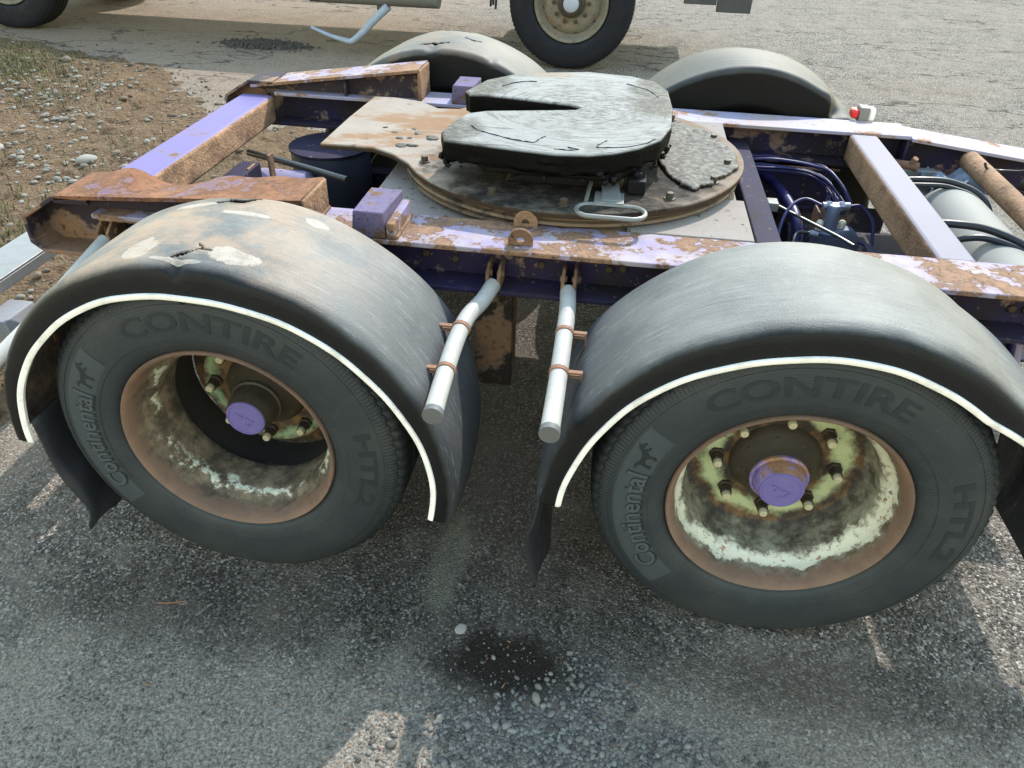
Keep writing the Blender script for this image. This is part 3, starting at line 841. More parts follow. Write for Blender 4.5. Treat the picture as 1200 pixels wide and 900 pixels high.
def text_arc(txt, a_from, a_to, r0, h, y, ext=.0022, mat=None, bold=0.0, gap=None):
    """flat lettering bent round the sidewall, clockwise, tops outward"""
    cu = bpy.data.curves.new("lettering", 'FONT')
    cu.body = txt; cu.size = 1; cu.extrude = 0; cu.offset = bold; cu.resolution_u = 3
    to = bpy.data.objects.new("lettering", cu); C.objects.link(to)
    dg = bpy.context.evaluated_depsgraph_get()
    me = to.evaluated_get(dg).to_mesh()
    bm = bmesh.new(); bm.from_mesh(me)
    bmesh.ops.triangulate(bm, faces=bm.faces)
    bmesh.ops.remove_doubles(bm, verts=bm.verts, dist=1e-5)
    for _ in range(3):
        le = [e for e in bm.edges if e.calc_length() > .14]
        if not le: break
        bmesh.ops.subdivide_edges(bm, edges=le, cuts=1)
        bmesh.ops.triangulate(bm, faces=bm.faces)
    bm.verts.index_update()
    vs = [v.co.copy() for v in bm.verts]; fs = [tuple(v.index for v in p.verts) for p in bm.faces]
    bm.free()
    bpy.data.objects.remove(to); bpy.data.curves.remove(cu)
    x0 = min(v.x for v in vs); x1 = max(v.x for v in vs); y1 = max(v.y for v in vs); y0 = min(0, min(v.y for v in vs))
    V = []
    def sidey(r):
        return y
    for lay in (0, 1):
        for v in vs:
            t = (v.x-x0)/(x1-x0)
            a = math.radians(a_from+(a_to-a_from)*t)
            r = r0+h*v.y/y1
            V.append((r*math.cos(a), side_y(r)-(ext if lay else -.004), r*math.sin(a)))
    n = len(vs)
    F = [tuple(n+i for i in f) for f in fs]
    ed = {}
    for f in fs:
        for i in range(len(f)):
            e = (f[i], f[(i+1) % len(f)])
            ed[e] = 1
    for (a, b) in list(ed):
        if (b, a) not in ed:
            F.append((a, b, b+n, a+n))
    b = MB(); b.add(V, F)
    return b
def arc_band(a0, a1, r0, r1, y, ext=.0012, seg=40):
    b = MB(); V = []; F = []
    for i in range(seg+1):
        a = math.radians(a0+(a1-a0)*i/seg)
        for r in np.linspace(r0, r1, 9):
            V.append((r*math.cos(a), side_y(r)-ext*(1 if r0 < r < r1 else -1), r*math.sin(a)))
    for i in range(seg):
        for q in range(8):
            F.append((i*9+q, i*9+q+1, i*9+9+q+1, i*9+9+q))
    return b.add(V, F)
HORSE = [(0, .05), (.12, .0), (.2, .1), (.17, .26), (.3, .36), (.46, .36), (.55, .22), (.5, .02), (.62, 0), (.70, .12), (.66, .3), (.72, .42), (.80, .52), (.92, .44), (1.05, .46), (1.02, .54), (.9, .56), (.86, .68),
         (.98, .72), (1.10, .66), (1.14, .76), (.98, .84), (.94, .98), (.86, .9), (.78, .86), (.70, .72), (.58, .62), (.40, .56), (.22, .56), (.1, .66), (-.06, .66), (-.14, .54), (-.06, .56), (.06, .54), (.1, .42), (.06, .26)]
def horse(a_mid, r0, h, y, ext=.0022):
    V = []; n = len(HORSE)
    for lay in (0, 1):
        for px, py in HORSE:
            a = math.radians(a_mid)-(px-.5)*h/(r0+h/2)
            r = r0+py*h
            V.append((r*math.cos(a), side_y(r)-(ext if lay else -.004), r*math.sin(a)))
    b = MB()
    b.add(V, [tuple(range(n, 2*n))]+[(i, (i+1) % n, (i+1) % n+n, i+n) for i in range(n)])
    return b
TY = None
def wheel(x, y, rot, kind, lettering=True, turn=0):
    """kind: light (right wheel) or rusty (left wheel, set deep)"""
    global TY
    wl = empty('wheel', (x, y, 0), dolly)
    if TY is None:
        t = tyre_mesh().build('tyre', M['tyre'], wl, (x, y, 0), smooth=30)
        TY = t.data
    else:
        t = bpy.data.objects.new('tyre', TY); C.objects.link(t); t.parent = wl
        WLOC[t.name] = Vector((x, y, 0))
    o_ = (x, y, 0)
    def T(mb):  # shift local geometry to the wheel
        mb.v = [(a+x, b+y, c) for a, b, c in mb.v]
        return mb
    deep = kind == 'rusty'
    de = .265 if deep else .195
    rm = MB()
    if not deep:
        prof = [(.290, .030), (.2985, .012), (.2990, .002), (.2955, -.004), (.290, -.001), (.2835, .010), (.276, .030), (.272, .060), (.269, .072), (.258, .086), (.248, .100), (.246, .150), (.243, .172), (.236, .184), (.226, .190)]
    else:
        prof = [(.290, .030), (.2985, .012), (.2990, .002), (.2955, -.004), (.290, -.001), (.2835, .010), (.276, .030), (.272, .055), (.270, .066), (.258, .078), (.250, .090), (.248, .150), (.247, .196), (.252, .200), (.262, .205), (.264, .330)]
    rm.lathe(prof, n=96, caps=False)
    T(rm).build('rim', M['rim_rusty' if deep else 'rim_light'], wl, o_, smooth=40)
    ds = MB()
    if deep:
        ds.lathe([(.10, de+.004), (.185, de+.004), (.195, de), (.20, de+.01), (.20, de+.07)], n=72, caps=False)
        ds.lathe([(.262, .335), (.10, .335)], n=48, caps=False)
    else:
        ds.lathe([(.10, de+.006), (.13, de+.002), (.215, de), (.226, de-.005), (.232, de-.002)], n=72, caps=False)
    T(ds).build('wheel_disc', M['disc_dark' if deep else 'disc_light'], wl, o_, smooth=40)
    hb = MB()
    a0 = de-.01
    hb.lathe([(.125, de+.012), (.118, a0), (.110, a0-.012), (.092, a0-.028), (.078, a0-.05), (.074, a0-.06), (.02, a0-.062)], n=48, caps=False)
    for i in range(8):
        a = 2*PI*i/8+.2
        hb.lathe([(.010, a0-.002), (.010, a0-.02), (.006, a0-.024)], c=(.095*math.cos(a), 0, .095*math.sin(a)), n=6)
    T(hb).build('hub', M['hub'], wl, o_, smooth=40)
    e = .072 if not deep else .112
    hc = MB()
    hc.lathe([(.076, a0-.058), (.076, a0-.066), (.070, a0-.070), (.067, e+.045), (.066, e+.03), (.0625, e+.022), (.060, e+.010), (.0575, e+.004)], n=40, caps=False)
    T(hc).build('hub_collar', M['hub' if deep else 'hubside'], wl, o_, smooth=40)
    hf = MB()
    hf.lathe([(.0575, e+.004), (.055, e), (.050, e-.001), (.048, e+.0015), (.030, e+.0015), (.001, e+.001)], n=40, caps=False)
    # two worn raised marks on the cap: built as short bars (the letters cannot be read)
    for (cx, cz, a, ln) in ((-.018, .012, .5, .018), (-.012, .004, -.9, .016), (.010, .000, .4, .02), (.018, -.010, -.8, .016), (.004, -.020, .2, .014)):
        R = Matrix.Rotation(a, 3, 'Y')
        hf.box((cx-ln/2, e-.0012, cz-.002), (cx+ln/2, e+.002, cz+.002), R=R)
    T(hf).build('hub_cap', M['hubcap'], wl, o_, smooth=40)
    for i in range(8):
        a = PI/4*i+(-.02 if not deep else -.06)
        cx, cz = .158*math.cos(a), .158*math.sin(a)
        nb = MB()
        nb.lathe([(.021, de+.004), (.021, de-.008), (.0165, de-.009), (.0165, de-.034), (.0145, de-.036)], c=(cx, 0, cz), n=6)
        nb.lathe([(.0118, de-.03), (.0118, de-.046), (.010, de-.049), (.001, de-.0495)], c=(cx, 0, cz), n=12, mi=1, caps=False)
        T(nb).build('wheel_nut', [M['nut'], M['stud']], wl, o_, smooth=40)
    if lettering:
        rt = 0 if not deep else -9
        T(arc_band(226+rt, 148+rt, .352, .4385, -.0175, .0010)).build('sidewall_band', M['tyre_band'], wl, o_, smooth=40)
        sh = text_arc('Continental', 218+rt, 167+rt, .361, .058, -.0180, .0016, bold=.05)  # darker, bolder copy paints the shadow outline round the letters
        T(sh).build('lettering_outline', M['tyre_dark'], wl, o_, smooth=0)
        T(text_arc('Continental', 217.4+rt, 167.6+rt, .364, .053, -.0184, .0026, bold=.012)).build('tyre_lettering', M['tyre_letter'], wl, o_, smooth=0)
        T(horse(159.5+rt, .366, .064, -.0180, .0018)).build('tyre_emblem', M['tyre_dark'], wl, o_, smooth=0)
        T(text_arc('CONTIRE', 129+rt, 60+rt, .371, .052, -.0180, .0012, bold=.02)).build('tyre_lettering', M['tyre_faint'], wl, o_, smooth=0)
        T(text_arc('HTL2', 24+rt, -14+rt, .380, .045, -.0178, .0010, bold=.03)).build('tyre_lettering', M['tyre_faint'], wl, o_, smooth=0)
        pass
    wl.rotation_euler = (0, 0, rot)
    return wl
wr = wheel(0, 0, 0, 'light')
wr['label'] = 'near wheel with pale green dished rim and purple hub cap'
wlf = wheel(-LW, 0, 0, 'rusty')
wlf['label'] = 'near wheel with deep rusty rim and dark hub'
def copy_wheel(src, loc, rot):
    c = src.copy(); C.objects.link(c); c.location = Vector(loc)-WLOC[dolly.name]; c.rotation_euler = (0, 0, rot); c.parent = dolly
    if 'label' in c: del c['label']
    for ch in src.children:
        q = ch.copy(); C.objects.link(q); q.parent = c
copy_wheel(wr, (0, WIDTH, 0), PI)
copy_wheel(wlf, (-LW, WIDTH, 0), PI)

# ---- mudguards
def mudguard(xc, far, mat, a0, a1, tears=(), seed=0, label=None, dent=None, wide=0.0):
    th = .006
    prof = [(-.062, -.024), (-.058, -.030), (-.046, -.031), (-.030, -.031), (-.018, -.029), (-.009, -.023), (-.004, -.014), (0, -.002)]
    prof += [(.002+.006*math.sin(PI*t/56), .006+.374*t/56) for t in range(57)]
    prof += [(.0, .386), (-.004, .394), (-.012, .401), (-.022, .404), (-.05, .405), (-.075, .405)]
    if far: prof = prof[:-2]+[(-.022, .404), (-.05, .4045), (-.09, .405), (-.14, .4055), (-.19, .406)]
    nu = 430
    V = []; F = []
    A = np.linspace(math.radians(a0), math.radians(a1), nu)
    m = len(prof)
    for i, a in enumerate(A):
        st = math.sin(a)
        r0 = .630-.008*max(0, st)
        for q, (dr, y) in enumerate(prof):
            r = r0+dr
            if y < .0:
                r = r-(.022*max(0, st)**2)*(min(1, max(0, (-.02-dr)/.04)))
            wob = .003*math.sin(3.1*a+seed)+.0025*math.sin(7*a+y*9+seed*2)
            r += wob+wide*min(1, max(0, (52-math.degrees(a))/34))**1.3
            if dent:
                for (da, dy, sa, sy, dp) in dent:
                    r -= dp*math.exp(-((math.degrees(a)-da)/sa)**2-((y-dy)/sy)**2)
            x = r*math.cos(a); z = r*math.sin(a)-.07
            V.append((x, y, z))
    def torn(a, y):
        for path in tears:
            for k_ in range(len(path)-1):
                (aa, ya, wa), (ab, yb, wb) = path[k_], path[k_+1]
                s_ = .0110  # metres per degree
                px, py = (a-aa)*s_, y-ya
                dx, dy = (ab-aa)*s_, yb-ya
                L2 = dx*dx+dy*dy
                t = min(1, max(0, (px*dx+py*dy)/L2))
                d_ = math.hypot(px-t*dx, py-t*dy)
                wd = wa+(wb-wa)*t
                jag = .3*math.sin(a*1.9+y*90)+.3*math.sin(a*.9-y*140)
                if d_ < wd*(1+jag): return True
        return False
    for i in range(nu-1):
        for q in range(m-1):
            if tears and torn(math.degrees((A[i]+A[i+1])/2), (prof[q][1]+prof[q+1][1])/2) and 6 < q < m-6: continue
            F.append((i*m+q, i*m+q+1, (i+1)*m+q+1, (i+1)*m+q))
    yb = 0
    if far:
        V = [(x*1.03, WIDTH-y, z*1.04+.012) for x, y, z in V]
    b = MB(); b.add([(x+xc, y, z) for x, y, z in V], F)
    o = b.build('mudguard', mat, dolly, (xc, 0, 0), smooth=50)
    if far: o.data.flip_normals()
    so = o.modifiers.new("thickness", 'SOLIDIFY'); so.thickness = th; so.offset = -1 if not far else 1
    if label: o['label'] = label
    # white strip along the lip
    if not far:
        sp = MB(); V = []; F = []
        nn = 160
        AA = np.linspace(math.radians(a0+.3), math.radians(a1-.3), nn)
        for a in AA:
            st = max(0, math.sin(a))
            wob = .003*math.sin(3.1*a+seed)+.0025*math.sin(7*a-.27+seed*2)+.0005*math.sin(23*a+seed)
            rr = .630-.008*st-.022*st**2+wob+wide*min(1, max(0, (52-math.degrees(a))/34))**1.3
            for dr, y in ((-.0635, -.0225), (-.0645, -.0325), (-.058, -.0365), (-.050, -.0365), (-.049, -.0305)):
                V.append((xc+(rr+dr)*math.cos(a), y, (rr+dr)*math.sin(a)-.07))
        for i in range(nn-1):
            for q in range(4):
                F.append((i*5+q, i*5+q+1, i*5+5+q+1, i*5+5+q))
        sp.add(V, F).build('edge_strip', M['strip'], o, (xc, 0, 0), smooth=60)
    return o
tear_a = [(86, .062, .002), (88.5, .066, .003), (90, .047, .0035), (91.5, .032, .005), (93, .016, .003)]
tear_a2 = [(90, .085, .0018), (88.5, .07, .0022)]
tear_b = [(97, .335, .004), (94.5, .36, .009), (91, .367, .011), (88, .38, .006), (84, .386, .004)]
gl = mudguard(-LW, False, M['guard_a'], -9, 178, (tear_a, tear_a2, tear_b), 0.4, 'sun bleached mudguard split by cracks, over the near rear wheel',
              dent=[(91, -.02, 1.6, .03, .016), (99, -.02, 4, .03, -.006), (84, -.02, 4, .03, -.005), (92, .36, 4, .04, .008)])
grd = mudguard(0, False, M['guard_b'], -12, 178, (), 2.2, 'scuffed grey mudguard over the near front wheel', dent=[(80, -.02, 3, .03, .006), (68, -.01, 6, .03, .005)], wide=.10)
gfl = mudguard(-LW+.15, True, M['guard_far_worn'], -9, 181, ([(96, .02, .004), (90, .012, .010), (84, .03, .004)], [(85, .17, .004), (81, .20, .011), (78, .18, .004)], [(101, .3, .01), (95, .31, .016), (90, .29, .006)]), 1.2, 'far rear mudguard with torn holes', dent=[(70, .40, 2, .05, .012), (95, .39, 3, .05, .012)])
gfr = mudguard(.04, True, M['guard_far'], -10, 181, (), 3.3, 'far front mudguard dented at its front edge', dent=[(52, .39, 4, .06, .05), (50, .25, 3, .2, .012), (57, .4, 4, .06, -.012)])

def flap(pts, y0, y1, parent, amp=.01, curl=0.0):
    """hanging rubber sheet following a curve in x, z"""
    P = rod([(x, 0, z) for x, z in pts], 6)
    b = MB(); V = []; F = []
    ny = 12; n_ = len(P)
    for i, q in enumerate(P):
        for j in range(ny+1):
            y = y0+(y1-y0)*j/ny
            V.append((q.x+amp*math.sin(i*.5+j*.9)*i/n_-curl*math.exp(-((y-y0)/.07)**2)*min(1, .5+i/n_), y, q.z+.02*math.sin(j*.8)*(i == n_-1)))
    for i in range(n_-1):
        for j in range(ny):
            F.append((i*(ny+1)+j, i*(ny+1)+j+1, (i+1)*(ny+1)+j+1, (i+1)*(ny+1)+j))
    b.add(V, F)
    o = b.build('mud_flap', M['flap'], parent, smooth=50)
    s_ = o.modifiers.new("thickness", 'SOLIDIFY'); s_.thickness = .007
    return o
flap([(-2.035, .02), (-2.03, -.10), (-2.005, -.22), (-1.975, -.33), (-1.985, -.40)], -.02, .39, gl, .012)
flap([(-.610, .00), (-.618, -.12), (-.628, -.24), (-.60, -.385)], -.028, .36, grd, .004, .022)
flap([(-1.97, .0), (-1.98, -.2), (-1.97, -.38)], WIDTH-.39, WIDTH+.02, gfl, .01)

# ---- frame rails
def ibeam(y0, y1, x0, x1, zt, zb, open_y, mat, mattop, rear_cut=True, t=.015):
    """rail with flanges; web in the middle; returns object"""
    b = MB()
    ym = (y0+y1)/2
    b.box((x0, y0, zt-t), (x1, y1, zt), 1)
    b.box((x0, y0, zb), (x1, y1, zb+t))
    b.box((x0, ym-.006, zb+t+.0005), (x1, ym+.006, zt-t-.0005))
    return b
rn = ibeam(YR, .68, -2.05, .98, ZR, .268, -1, None, None)
# gooseneck past the front
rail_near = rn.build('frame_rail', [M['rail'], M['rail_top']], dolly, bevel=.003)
rail_near['label'] = 'near frame rail with worn purple top flange'
rf = ibeam(1.86, 2.04, -2.05, .68, ZR, .268, 1, None, None)
rf.box((.668, 1.862, .284), (.679, 2.038, .398))
rail_far = rf.build('frame_rail', [M['rail'], M['rail_far']], dolly, bevel=.003)
def dropped(y0, y1, name):
    b = MB()
    t = .014
    for (za, zb_, mi) in ((.405, .391, 1), (.25, .236, 0)):
        b.add([(.684, y0, za), (2.2, y0, za-.17), (2.2, y1, za-.17), (.684, y1, za), (.684, y0, zb_), (2.2, y0, zb_-.17), (2.2, y1, zb_-.17), (.684, y1, zb_)],
              [(0, 1, 2, 3), (7, 6, 5, 4), (0, 4, 5, 1), (1, 5, 6, 2), (2, 6, 7, 3), (3, 7, 4, 0)], mi)
    ym = (y0+y1)/2
    b.add([(.684, ym-.006, .3905), (2.2, ym-.006, .2205), (2.2, ym-.006, .0805), (.684, ym-.006, .2505), (.684, ym+.006, .3905), (2.2, ym+.006, .2205), (2.2, ym+.006, .0805), (.684, ym+.006, .2505)],
          [(0, 1, 2, 3), (7, 6, 5, 4), (0, 4, 5, 1), (2, 6, 7, 3)])
    return b.build('drawbar_rail', [M['rail'], M['rail_far']], dolly, bevel=.003)
dropped(1.86, 2.04, 'far')

# rear ends of the rails: open channels with chamfered corners, topped by sloping lead-in ramps
def ramp(yo, yi, zs, sgn, wavy):
    """yo outer y, yi inner y; zs: top heights at x=-2.155 and x=-1.38"""
    xa, xb = -2.155, -1.385
    za, zb_ = zs
    b = MB()
    nx, ny = 40, 8
    V = []; F = []
    for i in range(nx+1):
        t = i/nx; x = xa+(xb-xa)*t
        z0 = za+(zb_-za)*t
        for j in range(ny+1):
            s_ = j/ny
            z = z0
            if wavy:
                z += s_*(.022*math.exp(-((x+2.02)/.09)**2)-.035*math.exp(-((x+1.86)/.09)**2)-.006)+.003*math.sin(x*40)*s_
            V.append((x, yo+(yi-yo)*s_, z))
    top = len(V)
    V2 = [(x, y, z-.012) for x, y, z in V]
    V += V2
    W = ny+1
    for i in range(nx):
        for j in range(ny):
            a, c, d_, e = i*W+j, (i+1)*W+j, (i+1)*W+j+1, i*W+j+1
            F.append((a, c, d_, e)); F.append((a+top, e+top, d_+top, c+top))
    for i in range(nx):
        F.append((i*W, i*W+top, (i+1)*W+top, (i+1)*W)); F.append((i*W+ny, (i+1)*W+ny, (i+1)*W+ny+top, i*W+ny+top))
    b.add(V, F)
    # lip under the outer edge
    o = b.build('lead_in_ramp', M['ramp'] if wavy else M['rail_top'], dolly, smooth=40)
    wb = MB()
    yw0, yw1 = (yo+.05*sgn, yo+.062*sgn)
    if yw0 > yw1: yw0, yw1 = yw1, yw0
    poly = [(xa, za-.013), (xb, zb_-.013), (xb, ZR+.001), (xa, ZR+.001)]
    wb.prism(poly, yw0, yw1, 'y')
    wb.build('ramp_web', M['rust_dark'], o, bevel=.002)
    cp = MB()
    y0_, y1_ = min(yo, yi)+.004, max(yo, yi)-.004
    cp.box((xb-.006, y0_, ZR+.002), (xb+.008, y1_, zb_-.004))
    cp.build('ramp_end', M['rust'], o, bevel=.005)
    for x in (-1.72,):
        gs = MB(); ya, yb_ = sorted((yo+.008*sgn, yo+.05*sgn)); gs.box((x-.005, ya, ZR+.002), (x+.005, yb_, za+(zb_-za)*.5-.02)); gs.build('stiffener', M['rust_dark'], o, bevel=.001)
    return o
ramp(YR, .68, (.462, .512), 1, True)
ramp(1.86, 2.04, (.440, .548), 1, False)
def rail_end(yo, yi):
    b = MB()
    t = .011
    out = [(-2.05, .268), (-2.245, .268), (-2.285, .300), (-2.285, .388), (-2.165, .458), (-2.05, .458)]
    inn = [(-2.05, .281), (-2.240, .281), (-2.273, .306), (-2.273, .381), (-2.161, .446), (-2.05, .446)]
    n = len(out)
    V = []
    for y in (yo, yi):
        V += [(x, y, z) for x, z in out]+[(x, y, z) for x, z in inn]
    F = []
    for i in range(n-1):
        F += [(i, i+1, n+i+1, n+i), (2*n+i, 3*n+i, 3*n+i+1, 2*n+i+1), (i, 2*n+i, 2*n+i+1, i+1), (n+i, n+i+1, 3*n+i+1, 3*n+i)]
    F += [(0, n, 3*n, 2*n), (n-1, 3*n-1, 4*n-1, 2*n-1)]
    F = [tuple(q for q in f) for f in F]
    b.add(V, F[:-2])
    ym = (yo+yi)/2
    b.prism([(-2.05, .275), (-2.24, .275), (-2.278, .303), (-2.278, .385), (-2.163, .452), (-2.05, .452)], ym-.006, ym+.006, 'y')
    b.box((-2.165, yo+.004, .437), (-2.05, yo+.016, .4455))
    b.build('rail_end_channel', M['rust_dark'], dolly, bevel=.003)
rail_end(YR, .68)
rail_end(1.86, 2.04)

bm_ = MB(); bm_.box((-2.20, .682, .285), (-2.05, 1.858, .403))
o = bm_.build('rear_crossbeam', [M['purple_clean'], M['beam_side']], dolly, bevel=.016)
for p in o.data.polygons:
    if p.normal.x > .7 or p.normal.z < -.7: p.material_index = 1
o['label'] = 'square rear crossbeam, glossy lavender on top and rusted on its side'
for m_ in o.modifiers: m_.segments = 4
xm = MB(); xm.box((.432, .682, .30), (.545, 1.858, .409))
o = xm.build('front_crossbeam', [M['cross'], M['rust']], dolly, bevel=.014)
for p in o.data.polygons:
    if p.normal.x < -.7: p.material_index = 1
for m_ in o.modifiers: m_.segments = 4
rt = MB(); rt.tube([(.93, .682, .335), (.93, 1.858, .335)], .038, 20)
rt.build('rusty_tube_crossmember', M['rust'], dolly)
for x0, x1, zt, zb_, mat in ((-1.22, -1.10, .38, .24, 'frame_dark'), (-.045, .04, .335, .22, 'frame_dark'), (-.62, -.54, .36, .24, 'frame_dark')):
    b = MB(); b.box((x0, .592, zb_), (x1, 1.948, zt)); b.build('crossmember', M[mat], dolly, bevel=.006)
b = MB(); b.box((-2.02, .70, .20), (-1.94, 1.40, .265)); b.build('rear_stub_bar', M['frame_dark'], dolly, bevel=.006)
# stop blocks on the rails
for y0, y1, mt in ((YR+.004, .676, 'block'), (1.864, 2.036, 'block')):
    b = MB()
    b.add([(-1.245, y0, ZR+.001), (-1.145, y0, ZR+.001), (-1.145, y1, ZR+.001), (-1.245, y1, ZR+.001), (-1.238, y0+.004, .492), (-1.150, y0+.004, .492), (-1.140, y1-.004, .492), (-1.238, y1-.004, .492)],
          [(0, 3, 2, 1), (4, 5, 6, 7), (0, 1, 5, 4), (1, 2, 6, 5), (2, 3, 7, 6), (3, 0, 4, 7)])
    b.build('stop_block', M[mt], dolly, bevel=.004)
    b = MB(); b.box((-1.143, y0+.002, ZR+.001), (-1.118, y1-.002, .462)); b.build('stop_block_plate', M['rail_top'], dolly, bevel=.003)
# lugs with holes on the near rail
def lug(x, y, z, r, parent, mat, t=.011, hole=.011, axis='y'):
    b = MB(); V = []; F = []
    out = [(r*math.cos(a), r*math.sin(a)) for a in np.linspace(0, PI, 17)]
    out = [(r, -r*.35)]+out+[(-r, -r*.35)]
    inn = []
    for (a, c) in out:
        q = math.atan2(c, a); inn.append((hole*math.cos(q), hole*math.sin(q)))
    n_ = len(out)
    for s_ in (-t/2, t/2):
        V += [(x+a, y+s_, z+c) for a, c in out]+[(x+a, y+s_, z+c) for a, c in inn]
    for i in range(n_):
        j = (i+1) % n_
        F += [(i, j, n_+j, n_+i), (2*n_+i, 3*n_+i, 3*n_+j, 2*n_+j), (i, 2*n_+i, 2*n_+j, j), (n_+i, n_+j, 3*n_+j, 3*n_+i)]
    b.add(V, F)
    return b.build('eye_lug', mat, parent, smooth=30)
lug(-.762, .655, ZR+.0145, .036, dolly, M['rust'])
lug(-.760, .525, ZR+.0145, .036, dolly, M['rust'])

# ---- turntable and fifth wheel
CX, CY = -.675, 1.25
pts = []
for a in np.linspace(math.radians(-143), math.radians(143), 90):
    pts.append((CX+.602*math.cos(a), CY+.602*math.sin(a)))
right_first = [(-1.20, .960), (-1.274, 1.036), (-1.355, 1.085), (-1.45, 1.088), (-1.549, 1.083), (-1.548, 1.40), (-1.535, 1.703), (-1.45, 1.71), (-1.33, 1.68), (-1.24, 1.60)]
poly = pts+[(x, y) for x, y in right_first[::-1]]
b = MB(); b.prism(poly, .450, .470, 'z')
tt = b.build('turntable_plate', M['primer'], dolly, bevel=.003)
for a in (-150, -112, -88, -52, -28, -9, 20, 48, 78, 108, 140):
    a = math.radians(a)
    b = MB()
    b.lathe([(.0185, .4705), (.0185, .474), (.012, .4745), (.012, .490), (.010, .492)], c=(CX+.545*math.cos(a), CY+.545*math.sin(a), 0), axis='z', n=6)
    b.build('bolt', M['hub'], tt, smooth=30)
b = MB()
b.lathe([(.40, .449), (.578, .449), (.580, .444), (.572, .442), (.572, .434), (.590, .432), (.592, .424), (.584, .422), (.570, .420), (.566, .412), (.588, .410), (.588, .402), (.560, .400), (.555, .388), (.40, .386)], c=(CX, CY, 0), axis='z', n=96, caps=False)
b.build('turntable_ring', M['ring_rust'], tt, smooth=30)
b = MB(); b.box((-1.30, .684, .358), (-.095, 1.856, .385))
b.build('turntable_base', M['primer_base'], dolly, bevel=.003)
for ya, yb_ in ((.684, 1.0), (1.5, 1.856)):
    b = MB(); b.box((-.46, ya, .3855), (-.085, yb_, .4155)); b.build('corner_plate', M['primer_base'], dolly, bevel=.003)
# loose crust of dried grease on the turntable
cr = [(-.36, 1.10), (-.33, 1.00), (-.30, .93), (-.255, .90), (-.235, .94), (-.20, .955), (-.19, 1.01), (-.15, 1.04), (-.12, 1.10), (-.10, 1.13), (-.105, 1.30), (-.16, 1.5), (-.30, 1.62), (-.40, 1.45), (-.38, 1.25)]
b = MB(); V = []; F = []
fine = []
for i in range(len(cr)):
    a, c = cr[i], cr[(i+1) % len(cr)]
    for t in np.linspace(0, 1, 6, endpoint=False):
        fine.append((a[0]+(c[0]-a[0])*t+random.uniform(-.005, .005), a[1]+(c[1]-a[1])*t+random.uniform(-.005, .005)))
def inpoly(x, y, P):
    r = False
    for i in range(len(P)):
        (xa, ya), (xb, yb) = P[i-1], P[i]
        if (ya > y) != (yb > y) and x < (xb-xa)*(y-ya)/(yb-ya)+xa: r = not r
    return r
gx = np.arange(-.42, -.08, .005); gy = np.arange(.88, 1.64, .005)
GX, GY = np.meshgrid(gx, gy)
GZ = .476+.010*fbm(GX, GY, 22, 4, 4)+.004*fbm(GX, GY, 90, 2, 6)
ids = {}
okc = [[inpoly(x+.0025, y+.0025, fine) for x in gx[:-1]] for y in gy[:-1]]
def vid(j, i):
    if (j, i) not in ids:
        ids[(j, i)] = len(V); V.append((gx[i]+random.uniform(-.0022, .0022), gy[j]+random.uniform(-.0022, .0022), GZ[j, i]))
    return ids[(j, i)]
for j in range(len(gy)-1):
    for i in range(len(gx)-1):
        if okc[j][i]: F.append((vid(j, i), vid(j, i+1), vid(j+1, i+1), vid(j+1, i)))
cnt = {}
for f in F:
    for q in f: cnt[q] = cnt.get(q, 0)+1
fa = np.array(fine); fb = np.roll(fa, -1, 0)
for q, c_ in cnt.items():
    if c_ < 4:
        x, y, z = V[q]; d_ = fb-fa
        t_ = np.clip(((x-fa[:, 0])*d_[:, 0]+(y-fa[:, 1])*d_[:, 1])/(d_**2).sum(1), 0, 1)
        P_ = fa+d_*t_[:, None]; i_ = np.argmin(np.hypot(P_[:, 0]-x, P_[:, 1]-y))
        V[q] = (P_[i_, 0], P_[i_, 1], z-.003)
b.add(V, F); o = b.build('grease_crust', M['grease_grey'], tt, smooth=60)
s_ = o.modifiers.new("thickness", 'SOLIDIFY'); s_.thickness = .006; s_.offset = -1

PL = [(-1.083, 1.36), (-1.034, 1.535), (-.95, 1.638), (-.823, 1.706), (-.656, 1.757), (-.486, 1.732), (-.393, 1.675), (-.345, 1.549), (-.334, 1.321), (-.345, 1.10), (-.382, .955), (-.447, .862), (-.521, .798), (-.595, .762), (-.695, .748), (-.824, .765), (-.954, .787), (-1.039, .797), (-1.066, .883), (-1.048, .997), (-1.024, 1.091), (-.965, 1.135), (-.767, 1.190), (-.672, 1.217), (-.655, 1.245), (-.690, 1.272), (-.905, 1.312), (-1.0, 1.322), (-1.055, 1.31)]
def smooth_poly(P, closed=True, it=2):
    for _ in range(it):
        Q = []
        for i in range(len(P)):
            a, c = P[i], P[(i+1) % len(P)]
            Q += [(a[0]*.75+c[0]*.25, a[1]*.75+c[1]*.25), (a[0]*.25+c[0]*.75, a[1]*.25+c[1]*.75)]
        P = Q
    return P
PS = PL
PS = [((1-t)*PS[i][0]+t*PS[(i+1) % len(PS)][0], (1-t)*PS[i][1]+t*PS[(i+1) % len(PS)][1]) for i in range(len(PS)) for t in (0, .2, .4, .6, .8)]
